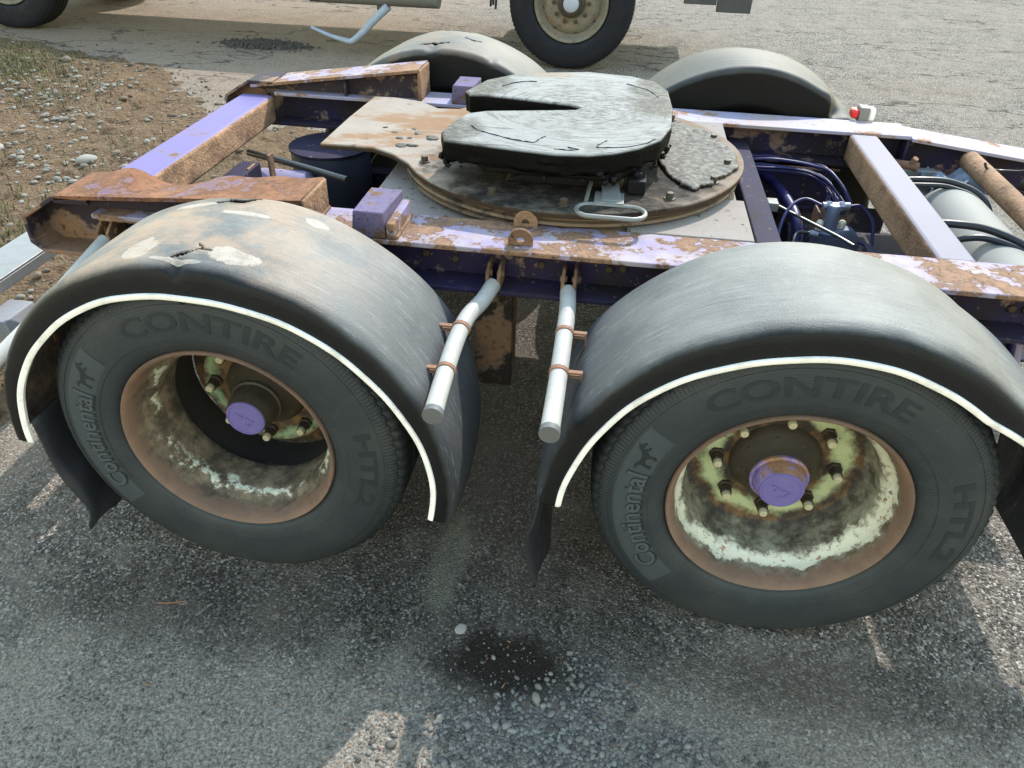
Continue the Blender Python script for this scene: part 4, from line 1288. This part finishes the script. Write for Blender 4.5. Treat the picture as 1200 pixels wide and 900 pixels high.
# thick plate built as rings so that the rim is rounded and slightly ragged
cen = (-.62, 1.25)
def off(P, d_):
    n_ = len(P); out = []
    ar = sum(P[i][0]*P[(i+1) % n_][1]-P[(i+1) % n_][0]*P[i][1] for i in range(n_))
    sg = 1 if ar > 0 else -1
    for i in range(n_):
        a, c = P[i-1], P[(i+1) % n_]
        tx, ty = c[0]-a[0], c[1]-a[1]; l = math.hypot(tx, ty) or 1
        out.append((P[i][0]-ty/l*d_*sg, P[i][1]+tx/l*d_*sg))
    return out
b = MB(); V = []; n_ = len(PS)
ringsz = [(.014, .540), (.004, .546), (.0, .556), (.001, .568), (.0, .580), (.0, .600), (.002, .606), (.008, .609)]
for d_, z in ringsz:
    for i, (x, y) in enumerate(off(PS, d_)):
        j_ = .003*random.uniform(-1, 1) if z < .6 else 0
        V.append((x+j_, y+j_, z+(.006*random.uniform(-1, 1) if z < .59 else 0)))
F = []
for k_ in range(len(ringsz)-1):
    for i in range(n_):
        F.append((k_*n_+i, k_*n_+(i+1) % n_, (k_+1)*n_+(i+1) % n_, (k_+1)*n_+i))
F += [tuple(range(n_-1, -1, -1)), tuple(range(7*n_, 8*n_))]
b.add(V, F)
fw = b.build('fifth_wheel_plate', M['grease_plate'], dolly, smooth=24)
fw['label'] = 'slotted fifth wheel coupling plate smeared with grey grease'
# grease ridges and grooves on top
b = MB()
for path in ([(-.98, .955), (-.955, .915), (-.93, .90), (-.86, .862), (-.80, .838), (-.765, .835)], [(-.765, .835), (-.755, .87), (-.74, .90)], [(-.55, .90), (-.57, .86), (-.575, .83)], [(-.575, .83), (-.50, .85), (-.43, .90), (-.40, .95)], [(-.96, 1.46), (-.90, 1.53), (-.84, 1.55)], [(-.50, 1.60), (-.42, 1.53), (-.385, 1.44)], [(-.70, .79), (-.66, .787), (-.63, .80), (-.66, .81)]):
    P = rod([(x, y, .609) for x, y in path], 5)
    b.tube([(q.x+random.uniform(-.002, .002), q.y+random.uniform(-.002, .002), .609) for q in P], [.0028*random.uniform(.5, 1.3) for q in P], 6)
tag(b.build('grease_smears', M['grease'], fw, smooth=60), None, kind='stuff')
# clods of grease hanging round the rim
cps = []
for i in range(90):
    t = random.randrange(n_)
    x, y = PS[t]
    if y < 1.05 or x > -.45:
        cps.append((x+random.uniform(-.005, .012), y+random.uniform(.004, .03), random.uniform(.512, .556)))
cps = np.array(cps)
o = stones('grease_clods', cps, rng.uniform(.004, .013, len(cps)), M['grease'], ICO2, 1.3, .35)
o.parent = fw; o.location = -WLOC[dolly.name]+WLOC[dolly.name]*0-(WLOC[fw.name]-WLOC[dolly.name])*0
o.location = Vector((0, 0, 0))
o['kind'] = 'stuff'
# underside ribs and pedestals
b = MB()
inner = off(PS, .05)
b.prism([(-.92, .83), (-.50, .83), (-.42, 1.0), (-.42, 1.5), (-.50, 1.67), (-.92, 1.67), (-1.0, 1.5), (-1.0, 1.40), (-.7, 1.36), (-.7, 1.14), (-1.0, 1.06), (-1.0, .95)], .505, .549, 'z')
b.build('coupling_body', M['grease'], fw, bevel=.008)
for y0, y1 in ((.86, 1.02), (1.48, 1.64)):
    b = MB(); b.prism([(-.86, .471), (-.48, .471), (-.55, .504), (-.79, .504)], y0, y1, 'y'); b.build('pedestal', M['grease'], tt, bevel=.006)
# release handle: flat bar and loop
b = MB()
b.add([(-.555, .985, .490), (-.505, .985, .490), (-.487, .745, .472), (-.545, .745, .472), (-.555, .985, .500), (-.505, .985, .500), (-.487, .745, .482), (-.545, .745, .482)], [(0, 3, 2, 1), (4, 5, 6, 7), (0, 1, 5, 4), (1, 2, 6, 5), (2, 3, 7, 6), (3, 0, 4, 7)])
b.box((-.568, .728, .4735), (-.478, .815, .4805))
hb_ = b.build('release_bar', M['galv'], fw, bevel=.002)
loop = []
for a in np.linspace(PI/2, 3*PI/2, 14): loop.append((-.575+.042*math.cos(a), .685+.046*math.sin(a), .470))
for a in np.linspace(-PI/2, PI/2, 14): loop.append((-.455+.042*math.cos(a), .685+.046*math.sin(a), .470))
loop.append(loop[0])
b = MB(); b.tube(loop, .0075, 10, caps=False)
b.tube([(-.578, .94, .497), (-.588, .80, .484), (-.592, .733, .474)], .0065, 8)
b.build('release_handle', M['galv'], fw, smooth=60)
b = MB(); b.box((-.47, .83, .472), (-.415, .93, .515)); b.lathe([(.016, .515), (.016, .53), (.008, .532)], c=(-.443, .87, 0), axis='z', n=6)
b.build('latch_block', M['grease'], fw, bevel=.004)

# dabs of grease on the tongue of the turntable plate
cps = np.stack([rng.normal(-1.27, .08, 15), rng.normal(1.18, .10, 15), np.full(15, .4706)], -1)
cps = cps[(cps[:, 1] > 1.12) & (cps[:, 0] < -1.12)]
o = stones('grease_dabs', cps, rng.uniform(.008, .026, len(cps)), M['grease_grey'], ICO2, .16, .2)
o.parent = tt; o.location = (0, 0, 0); o['kind'] = 'stuff'
# bolts through the rail web beside the spring hanger
for (x, z) in ((-.96, .33), (-.96, .36), (-.70, .335), (-.66, .365), (-.50, .34), (-.46, .345), (-1.05, .34), (.62, .33), (.66, .33)):
    b = MB(); b.lathe([(.013, .5735), (.013, .566), (.008, .562)], c=(x, 0, z), n=6); b.build('bolt', M['nut'], rail_near, smooth=30)
# weld beads where the blocks, ramps and plates meet the rail flange
for pts in ([(-1.115, YR+.01, ZR+.003), (-1.115, .67, ZR+.003)], [(-1.376, YR+.01, ZR+.003), (-1.376, .67, ZR+.003)], [(.428, .690, .40), (.428, .690, .31)], [(-2.03, YR+.003, ZR-.015), (-1.9, YR+.003, ZR-.015)]):
    a_, c_ = Vector(pts[0]), Vector(pts[1])
    n_w = 26
    b = MB(); b.tube([a_+(c_-a_)*i/n_w+Vector((random.uniform(-.001, .001),)*3) for i in range(n_w+1)], [.0045+.0015*(i % 2)+random.uniform(-.0006, .0006) for i in range(n_w+1)], 6)
    b.build('weld_bead', M['rust'], rail_near, smooth=60)

# ---- mudguard support pipes
def pipe(pts, rings, lugx, lugz):
    P = rod(pts, 8)
    b = MB(); b.tube(P, .0235, 20)
    o = b.build('support_pipe', M['white_pipe'], dolly, smooth=50)
    e, d_ = P[-1], (P[-1]-P[-2]).normalized()
    b = MB(); b.tube([e-d_*.012, e+d_*.006], .0252, 20); b.build('end_cap', M['cap'], o, smooth=40)
    for (t, side) in rings:
        i = int(t*(len(P)-1)); q = P[i]; d_ = (P[min(i+1, len(P)-1)]-P[max(0, i-1)]).normalized()
        b = MB(); b.tube([q-d_*.007, q+d_*.007], .0262, 20)
        x0, x1 = sorted((q.x+side*.018, q.x+side*.058))
        b.box((x0, q.y-.007, q.z+.004), (x1, q.y+.007, q.z+.0095)); b.box((x0, q.y-.007, q.z-.008), (x1, q.y+.007, q.z-.0025))
        xa, xb = sorted((q.x+side*.056, q.x+side*.060)); b.box((xa, q.y-.007, q.z-.0455), (xb, q.y+.007, q.z+.0100))
        b.build('pipe_clamp', M['clamp'], o, smooth=40, bevel=.001)
    for dx in (-.017, .017):
        b = MB()
        q = P[0]
        poly = [(.5735, -.03), (.5735, .05), (q.y+.03, .055), (q.y-.01, .03), (q.y-.01, -.022), (q.y+.03, -.03)]
        b.prism([(y, q.z+z) for y, z in poly], q.x+dx-.005, q.x+dx+.005, 'x')
        b.tube([(q.x+dx-.010, q.y+.03, q.z+.022), (q.x+dx+.010, q.y+.03, q.z+.022)], .011, 8)
        b.build('mounting_lug', M['rust'], o, bevel=.002)
    return o
pipe([(-.832, .490, .298), (-.850, .42, .283), (-.878, .33, .275), (-.889, .22, .262), (-.889, .08, .250), (-.8835, -.075, .243)], ((.50, -1), (.775, -1)), 0, 0)
pipe([(-.612, .485, .302), (-.606, .40, .290), (-.604, .30, .280), (-.603, .20, .270), (-.603, .08, .252), (-.603, -.095, .243)], ((.44, 1), (.73, 1)), 0, 0)
pipe([(-2.033, .49, .325), (-2.05, .36, .285), (-2.07, .2, .235), (-2.085, .08, .205), (-2.11, -.04, .17)], ((.62, 1),), 0, 0)

# ---- hanging brackets, axles, suspension
b = MB(); b.box((-.905, .585, -.13), (-.785, .70, .2665)); b.build('spring_hanger', M['hanger'], dolly, bevel=.006)
b = MB(); b.box((-.905, 1.83, -.13), (-.785, 1.93, .2665)); b.build('spring_hanger', M['hanger'], dolly, bevel=.006)
for x in (-LW, 0):
    b = MB(); b.tube([(x, .34, 0), (x, 2.16, 0)], .062, 20); b.build('axle', M['frame_dark'], dolly, smooth=50)
    for y in (.62, 1.88):
        b = MB()
        for k_ in range(4):
            L_ = .55-.1*k_
            b.box((x-L_*.8, y-.04, .075+.014*-k_), (x+L_*.8, y+.04, .075+.014*-k_+.0125))
        b.build('leaf_spring', M['frame_dark'], dolly, bevel=.002)
    for y in (.45, 2.05):
        b = MB(); b.lathe([(.03, y-.10), (.20, y-.10), (.205, y-.09), (.205, y+.08), (.2, y+.09), (.03, y+.09)], c=(x, 0, 0), n=48); b.build('brake_drum', M['hub'], dolly, smooth=40)
b = MB(); b.lathe([(.13, -.12), (.165, -.10), (.172, -.06), (.165, -.02), (.172, .02), (.17, .10), (.172, .225), (.165, .235), (.02, .236)], c=(-1.76, 1.72, 0), axis='z', n=48)
bl = b.build('air_bellows', M['bellows'], dolly, smooth=50)
b = MB(); b.lathe([(.176, .2365), (.178, .246), (.15, .250), (.02, .251)], c=(-1.76, 1.72, 0), axis='z', n=48); b.build('bellows_rim', M['frame_dark'], bl, smooth=40)
b = MB(); b.lathe([(.13, -.12), (.165, -.10), (.172, -.06), (.165, -.02), (.172, .02), (.17, .10), (.172, .225), (.02, .236)], c=(-1.76, .80, 0), axis='z', n=40); b.build('air_bellows', M['bellows'], dolly, smooth=50)  # unseen near-side bellows, placed to block sun from reaching the ground
b = MB(); b.tube([(-2.02, 1.50, .07), (-1.99, 1.50, .09), (-1.80, 1.50, .09), (-1.77, 1.50, .08)], [.05, .105, .105, .05], 24); b.build('lilac_reservoir', M['lilac'], dolly, smooth=50)
b = MB(); b.tube([(-2.06, 1.55, .245), (-1.86, 1.47, .245), (-1.55, 1.32, .25)], .014, 10); b.build('steel_rod', M['steel_rod'], dolly, smooth=50)
b = MB(); b.box((-1.955, 1.30, .02), (-1.945, 1.37, .27)); b.build('rusty_strap', M['rust'], dolly, bevel=.002)
b = MB(); b.box((-1.90, 1.38, .18), (-1.89, 1.42, .30)); b.build('rusty_strap', M['rust'], dolly, bevel=.002)
# near rear corner: bumper bar, buffer, bracket
b = MB()
b.add([(-2.60, -.35, .155), (-2.455, -.35, .150), (-2.455, 2.3, .150), (-2.60, 2.3, .155), (-2.60, -.35, .147), (-2.455, -.35, .142), (-2.455, 2.3, .142), (-2.60, 2.3, .147)], [(0, 1, 2, 3), (7, 6, 5, 4), (0, 4, 5, 1), (1, 5, 6, 2), (2, 6, 7, 3), (3, 7, 4, 0)])
b.box((-2.463, -.349, .105), (-2.455, 2.299, .1415)); b.box((-2.60, -.349, .02), (-2.592, 2.299, .1465))
bp_ = b.build('rear_bumper', M['bumper'], dolly, bevel=.003)
b = MB(); b.add([(-2.47, .36, -.01), (-2.36, .36, -.01), (-2.36, .52, -.01), (-2.47, .52, -.01), (-2.47, .37, .065), (-2.385, .37, .065), (-2.385, .51, .065), (-2.47, .51, .065)], [(0, 3, 2, 1), (4, 5, 6, 7), (0, 1, 5, 4), (1, 2, 6, 5), (2, 3, 7, 6), (3, 0, 4, 7)])
b.build('buffer_block', M['bumper_block'], bp_, bevel=.004)
b = MB(); b.box((-2.145, .50, .08), (-2.06, .66, .2665)); b.build('step_bracket', M['green_peel'], dolly, bevel=.004)

# ---- between the rails at the front: tank, hoses, valve
b = MB(); b.lathe([(.02, .70), (.08, .705), (.118, .725), (.128, .76), (.128, .80), (.1285, .802), (.128, .804), (.128, 1.46), (.118, 1.50), (.08, 1.525), (.02, 1.53)], c=(.755, 0, .225), n=56)
b.build('air_tank', M['tank'], dolly, smooth=40)
for pts, r in (([(.50, 1.50, .345), (.62, 1.495, .362), (.74, 1.49, .362), (.84, 1.44, .33), (.885, 1.38, .24), (.89, 1.3, .1)], .011),
               ([(.50, 1.48, .335), (.62, 1.47, .350), (.73, 1.46, .352), (.82, 1.40, .325), (.87, 1.34, .22)], .009),
               ([(.52, 1.06, .365), (.60, 1.04, .378), (.70, 1.02, .376), (.80, .95, .355), (.86, .88, .30), (.90, .85, .15)], .013),
               ([(.54, 1.01, .30), (.62, 1.0, .345), (.70, .985, .358), (.80, .93, .335), (.87, .86, .25)], .011),
               ([(.885, 1.62, .40), (.92, 1.66, .37), (.98, 1.66, .365), (1.05, 1.60, .40), (1.1, 1.60, .5), (1.16, 1.6, .56)], .005)):
    b = MB(); b.tube(rod(pts, 8), r, 12); b.build('air_hose', M['hose_dark'], dolly, smooth=60)
b = MB(); b.tube([(1.00, 1.52, .375), (1.06, 1.45, .37)], .035, 16); b.build('hose_coupling', M['hose_dark'], dolly, smooth=50)
b = MB(); b.tube(rod([(.02, 1.93, .20), (.10, 1.90, .21), (.165, 1.80, .20), (.20, 1.62, .19), (.22, 1.48, .16), (.23, 1.40, .05)], 8), .021, 16)
b.build('air_line', M['hose'], dolly, smooth=60)
for i in range(11):
    dy, dz = random.uniform(-.05, .03), random.uniform(-.03, .03)
    pts = [(-.02, 1.79+dy, .275+dz*.5), (.10, 1.78+dy*1.2, .285+dz), (.20, 1.765+dy*.7, .285+dz), (.29, 1.74+dy, .282+dz), (.35, 1.66+dy*1.5, .27+dz*1.5), (.375+random.uniform(-.05, .05), 1.52+dy*2, .20+dz), (.40, 1.42, .05)]
    b = MB(); b.tube(rod(pts, 7), random.choice((.004, .005, .0065)), 8); b.build('brake_line', M['hose'], dolly, smooth=60)
b = MB(); b.box((-.02, 1.835, .255), (.43, 1.845, .262)); b.build('cable_tray', M['rust'], dolly)
b = MB(); b.box((.255, 1.42, .165), (.52, 1.43, .262)); b.box((.255, 1.30, .255), (.262, 1.42, .262)); vb = b.build('valve_bracket', M['rust_dark'], dolly, bevel=.002)
b = MB()
b.lathe([(.02, .12), (.045, .13), (.045, .20), (.03, .21), (.024, .235), (.024, .292), (.018, .30)], c=(.30, 1.33, 0), axis='z', n=20)
b.lathe([(.05, 1.30), (.058, 1.305), (.058, 1.35), (.05, 1.36)], c=(.36, 0, .16), n=20)
b.box((.255, 1.29, .13), (.345, 1.37, .185))
b.build('brake_valve', M['valve'], vb, smooth=40)
b = MB()
b.tube([(.26, 1.345, .288), (.36, 1.36, .288)], .014, 12); b.tube([(.275, 1.347, .288), (.292, 1.35, .288)], .019, 6); b.tube([(.32, 1.353, .288), (.338, 1.356, .288)], .019, 6)
b.tube([(.255, 1.28, .20), (.225, 1.285, .203)], .012, 10)
b.build('pipe_fitting', M['fitting'], vb, smooth=40)
for x, y in ((.262, 1.33), (.345, 1.345)):
    b = MB(); b.lathe([(.014, .205), (.014, .232), (.010, .240), (.004, .243)], c=(x, y-.01, 0), axis='z', n=12); b.build('grease_nipple', M['brass'], vb, smooth=50)
b = MB(); b.tube([(.115, 1.41, .25), (.30, 1.20, .235), (.345, 1.14, .23)], .006, 8); b.build('control_rod', M['steel_rod'], dolly)
b = MB(); b.box((.075, 1.38, .235), (.115, 1.44, .268)); b.tube([(.09, 1.40, .235), (.083, 1.36, .13), (.08, 1.34, .05)], .008, 8); b.build('level_valve', M['lamp_body'], dolly, bevel=.005)
for pts in ([(.262, 1.345, .288), (.20, 1.38, .295), (.14, 1.33, .27), (.105, 1.24, .20), (.12, 1.15, .14), (.18, 1.12, .10)],
            [(.36, 1.36, .288), (.41, 1.37, .285), (.45, 1.33, .24), (.455, 1.27, .15)],
            [(.225, 1.285, .203), (.18, 1.28, .20), (.16, 1.22, .17), (.15, 1.15, .08)],
            [(.30, 1.15, .16), (.37, 1.12, .20), (.42, 1.12, .22), (.465, 1.06, .20), (.47, 1.0, .10)],
            [(.37, 1.33, .16), (.42, 1.30, .175), (.46, 1.25, .15), (.47, 1.2, .08)]):
    b = MB(); b.tube(rod(pts, 8), .0065, 10); b.build('air_line', M['hose'] if pts[0][0] > .24 else M['hose_dark'], dolly, smooth=60)
# lower plates and shapes in the dark of the frame
b = MB(); b.box((.46, .86, -.01), (1.02, 1.84, .0)); b.build('shade_tray', M['frame_dark'], dolly, bevel=.004)  # plate added to darken the view down past the tank
b = MB(); b.box((.04, .95, -.12), (.445, 1.80, -.10)); b.build('shade_tray', M['frame_dark'], dolly, bevel=.004)  # second added plate, deepens the shade inside the front bay
b = MB(); b.box((-.02, 1.22, -.02), (.20, 1.42, .10)); b.build('brake_chamber', M['frame_dark'], dolly, bevel=.03)
b = MB(); b.tube([(.22, 1.62, .02), (.40, 1.62, .02)], .075, 20); b.build('brake_chamber', M['frame_dark'], dolly, smooth=40)
b = MB(); b.box((.06, 1.86, .05), (.42, 1.93, .25)); b.build('relay_box', M['frame_dark'], dolly, bevel=.01)
b = MB(); b.box((.38, .72, -.12), (.405, 1.15, .24)); b.build('spring_plate', M['frame_dark'], dolly, bevel=.004)
b = MB(); b.tube([(.66, .60, .28), (.685, .60, .18), (.72, .58, .02)], .030, 16); b.build('shock_absorber', M['lilac'], dolly, smooth=50)
b = MB(); b.tube(rod([(.60, .62, .27), (.65, .57, .25), (.67, .56, .18), (.70, .55, .05)], 8), .012, 10); b.build('air_line', M['hose'], dolly, smooth=60)
b = MB(); b.box((.60, 1.80, .265), (.80, 1.845, .295)); b.box((.62, 1.62, .22), (.86, 1.80, .232)); vb2 = b.build('bracket_plate', M['galv'], dolly, bevel=.003)
b = MB(); b.tube([(.63, 1.86, .30), (.72, 1.80, .31)], .018, 12); b.tube([(.69, 1.82, .30), (.70, 1.80, .345)], .012, 8); b.build('corroded_coupling', M['clamp'], vb2, smooth=40)
# marker lamp on the far rail
b = MB(); b.box((.505, 2.045, ZR-.01), (.545, 2.11, ZR+.052)); lm = b.build('marker_lamp', M['lamp_body'], dolly, bevel=.004)
b = MB(); b.box((.475, 2.05, ZR+.004), (.5045, 2.105, ZR+.040)); b.build('red_lens', M['lamp_red'], lm, bevel=.008)
b = MB(); b.box((.5455, 2.05, ZR-.004), (.572, 2.105, ZR+.048)); b.build('clear_lens', M['lamp_clear'], lm, bevel=.008)

# crumpled plastic caught in the frame
b = MB(); V = []; F = []
nx = 14
for i in range(nx):
    for j in range(nx):
        u, v_ = i/(nx-1), j/(nx-1)
        V.append((.74+.20*u+.02*math.sin(9*v_), 1.66+.18*v_+.02*math.sin(11*u), .245+.05*abs(math.sin(7*u+3*v_))*(.4+random.random())))
for i in range(nx-1):
    for j in range(nx-1):
        F.append((i*nx+j, (i+1)*nx+j, (i+1)*nx+j+1, i*nx+j+1))
b.add(V, F); M['rag'] = plain('blue_grey_plastic', (0.16, 0.19, 0.24, 1), 0.6, 0.3, 0.3)
o = b.build('crumpled_plastic', M['rag'], origin=(.84, 1.75, .245), smooth=0)
s_ = o.modifiers.new("thickness", 'SOLIDIFY'); s_.thickness = .003
tag(o, 'crumpled blue grey plastic scrap lying between the front frame rails', 'plastic scrap')

# ================================================================== parked trailer behind
TYP = 6.47
M['tyre_far'] = plain('far_tyre_rubber', (0.012, 0.013, 0.017, 1), 0.7, 0.3, 0.2, spec=0.15)
M['deck'] = plain('deck_frame', (0.05, 0.05, 0.055, 1), 0.6, 0.3, 0.3)
M['far_rim'] = painted('far_rim_dirty', (0.26, 0.23, 0.17, 1), 0.6, 0.6, 0.7, 2.0, light=0.4, grimecol=(0.07, 0.055, 0.045, 1))
M['far_hub'] = plain('far_hub_cap', (0.30, 0.32, 0.38, 1), 0.5, 0.2, 0.2)
M['pipe_blue'] = plain('faded_blue_pipe', (0.33, 0.40, 0.52, 1), 0.5, 0.2, 0.2, dirt=0.3)
M['tank_dark'] = plain('dark_grey_tank', (0.13, 0.13, 0.125, 1), 0.55, 0.2, 0.2)
trl = empty('parked_trailer', (-3.5, 7.6, ZG))
tag(trl, 'parked flatbed trailer behind, only its wheels, bent bar and low fittings in view', 'trailer')
def far_wheel(x, y, rot):
    wl = empty('wheel', (x, y, .115), trl)
    sc_ = .60/.495
    o = bpy.data.objects.new('tyre', TY); C.objects.link(o); o.material_slots[0].link = 'OBJECT'; o.material_slots[0].material = M['tyre_far']; o.parent = wl; o.scale = (sc_, .9, sc_); o.location = (0, 0, 0)
    def T(mb):
        mb.v = [(a+x, b_+y, c+.115) for a, b_, c in mb.v]; return mb
    b = MB(); b.lathe([(.345, .03), (.352, .0), (.345, -.006), (.325, .005), (.315, .05), (.295, .075), (.285, .085)], n=64, caps=False)
    b.lathe([(.285, .084), (.27, .07), (.235, .045), (.20, .035), (.13, .035)], n=64, caps=False)
    T(b).build('rim', M['far_rim'], wl, (x, y, .115), smooth=50)
    for i in range(8):
        a = PI/4*i+.2
        b = MB(); b.lathe([(.020, .071), (.026, .069), (.020, .0655)], c=(.255*math.cos(a), 0, .255*math.sin(a)), n=12); T(b).build('hand_hole', M['deck'], wl, (x, y, .115))
    for i in range(10):
        a = PI/5*i
        b = MB(); b.lathe([(.020, .036), (.020, .012), (.012, .008)], c=(.168*math.cos(a), 0, .168*math.sin(a)), n=6); T(b).build('wheel_nut', M['nut'], wl, (x, y, .115))
    b = MB(); b.lathe([(.135, .036), (.13, .01), (.105, .0), (.10, -.02), (.02, -.022)], n=40); T(b).build('hub', M['hub'], wl, (x, y, .115), smooth=40)
    b = MB(); b.lathe([(.075, -.0225), (.072, -.05), (.055, -.06), (.01, -.062)], n=32); T(b).build('hub_cap', M['far_hub'], wl, (x, y, .115), smooth=40)
    wl.rotation_euler = (0, 0, rot)
    return wl
w1 = far_wheel(-1.065, TYP, 0)
def cpw(src, loc, rot):
    c = src.copy(); C.objects.link(c); c.location = Vector(loc)-WLOC[trl.name]; c.rotation_euler = (0, 0, rot); c.parent = trl
    for ch in src.children:
        q = ch.copy(); C.objects.link(q); q.parent = c
cpw(w1, (-7.15, TYP+.25, .115), 0)
cpw(w1, (-1.065, TYP+2.45, .115), PI)
cpw(w1, (-7.15, TYP+2.45, .115), PI)
b = MB(); b.box((-9.5, 6.60, .47), (.40, 8.75, .58)); b.build('deck', M['deck'], trl, bevel=.01)
for y in (7.1, 8.2):
    b = MB(); b.box((-9.4, y, .30), (.30, y+.12, .469)); b.build('chassis_rail', M['deck'], trl, bevel=.008)
for x in (-1.065, -7.15):
    b = MB(); b.tube([(x, 6.8, .115), (x, 8.6, .115)], .07, 16); b.build('axle', M['deck'], trl)
b = MB(); b.tube([(-3.55, 6.55, .11), (-2.36, 6.55, .11)], .12, 28); b.build('tank', M['tank_dark'], trl, smooth=50)
b = MB(); b.box((-2.98, 6.50, -.045), (-2.90, 6.60, .0)); b.box((-3.6, 6.50, .21), (-2.4, 6.62, .465)); b.build('tank_bracket', M['deck'], trl, bevel=.006)
b = MB(); b.tube(rod([(-2.86, 6.50, .0), (-3.02, 6.50, -.14), (-3.17, 6.50, -.28), (-3.27, 6.50, -.345), (-3.36, 6.50, -.335), (-3.50, 6.50, -.30), (-3.68, 6.50, -.235)], 6), [.034]*20+[.030]*6+[.022]*10+[.014], 12) if False else b.tube(rod([(-2.86, 6.50, .0), (-3.02, 6.50, -.14), (-3.17, 6.50, -.28), (-3.27, 6.50, -.345), (-3.36, 6.50, -.335), (-3.50, 6.50, -.30), (-3.68, 6.50, -.235)], 6), list(np.linspace(.042, .015, 37)), 12)
b.build('bent_bar', M['pipe_blue'], trl, smooth=50)
b = MB(); b.box((.285, 6.52, .10), (.60, 6.56, .42)); b.box((-.02, 6.53, .155), (.28, 6.56, .22)); b.box((.23, 6.52, .2205), (.58, 6.62, .468)); b.build('rear_light_bar', M['deck'], trl, bevel=.006)
b = MB()
for x, l in ((-1.86, .03), (-1.835, .045), (-1.81, .01)):
    b.tube([(x, 6.6, .47), (x+.01, 6.6, .2), (x, 6.6, l)], .012, 6)
b.build('hanging_cable', M['hose_dark'], trl)
b = MB(); b.tube([(-4.35, 6.6, .47), (-4.36, 6.6, -.02)], .015, 6); b.build('hanging_strap', M['hose_dark'], trl)
b = MB(); b.box((-3.72, 6.6, -.02), (-3.50, 6.75, .20)); b.build('valve_box', M['deck'], trl, bevel=.02)
# dark heap of soil on the asphalt in the trailer's shade
n = 700
ps = np.stack([rng.normal(-4.3, .22, n), rng.normal(6.70, .10, n), np.zeros(n)], -1)
ps[:, 2] = ZG+.045*np.exp(-((ps[:, 0]+4.3)/.25)**2-((ps[:, 1]-6.7)/.12)**2)
M['soil'] = stonemat('dark_soil', [(0.015, 0.012, 0.01, 1), (0.04, 0.03, 0.025, 1), (0.03, 0.025, 0.02, 1), (0.06, 0.045, 0.035, 1), (0.10, 0.09, 0.08, 1)])
tag(stones('soil_debris', ps, rng.uniform(.008, .028, n), M['soil'], ICO1, .8, .3), 'dark heap of soil and leaf debris on the asphalt under the parked trailer', kind='stuff')

tone('asphalt', (.83, .775, .735))
tone('dirt', (.40, .405, .41))
tone('dirtstone palestone grass', .5)
tone('gravel wetgravel', (.52, .50, .47))
tone('litter soil', .6)
tone('far_rim', .6)
tone('pipe_blue', .8)
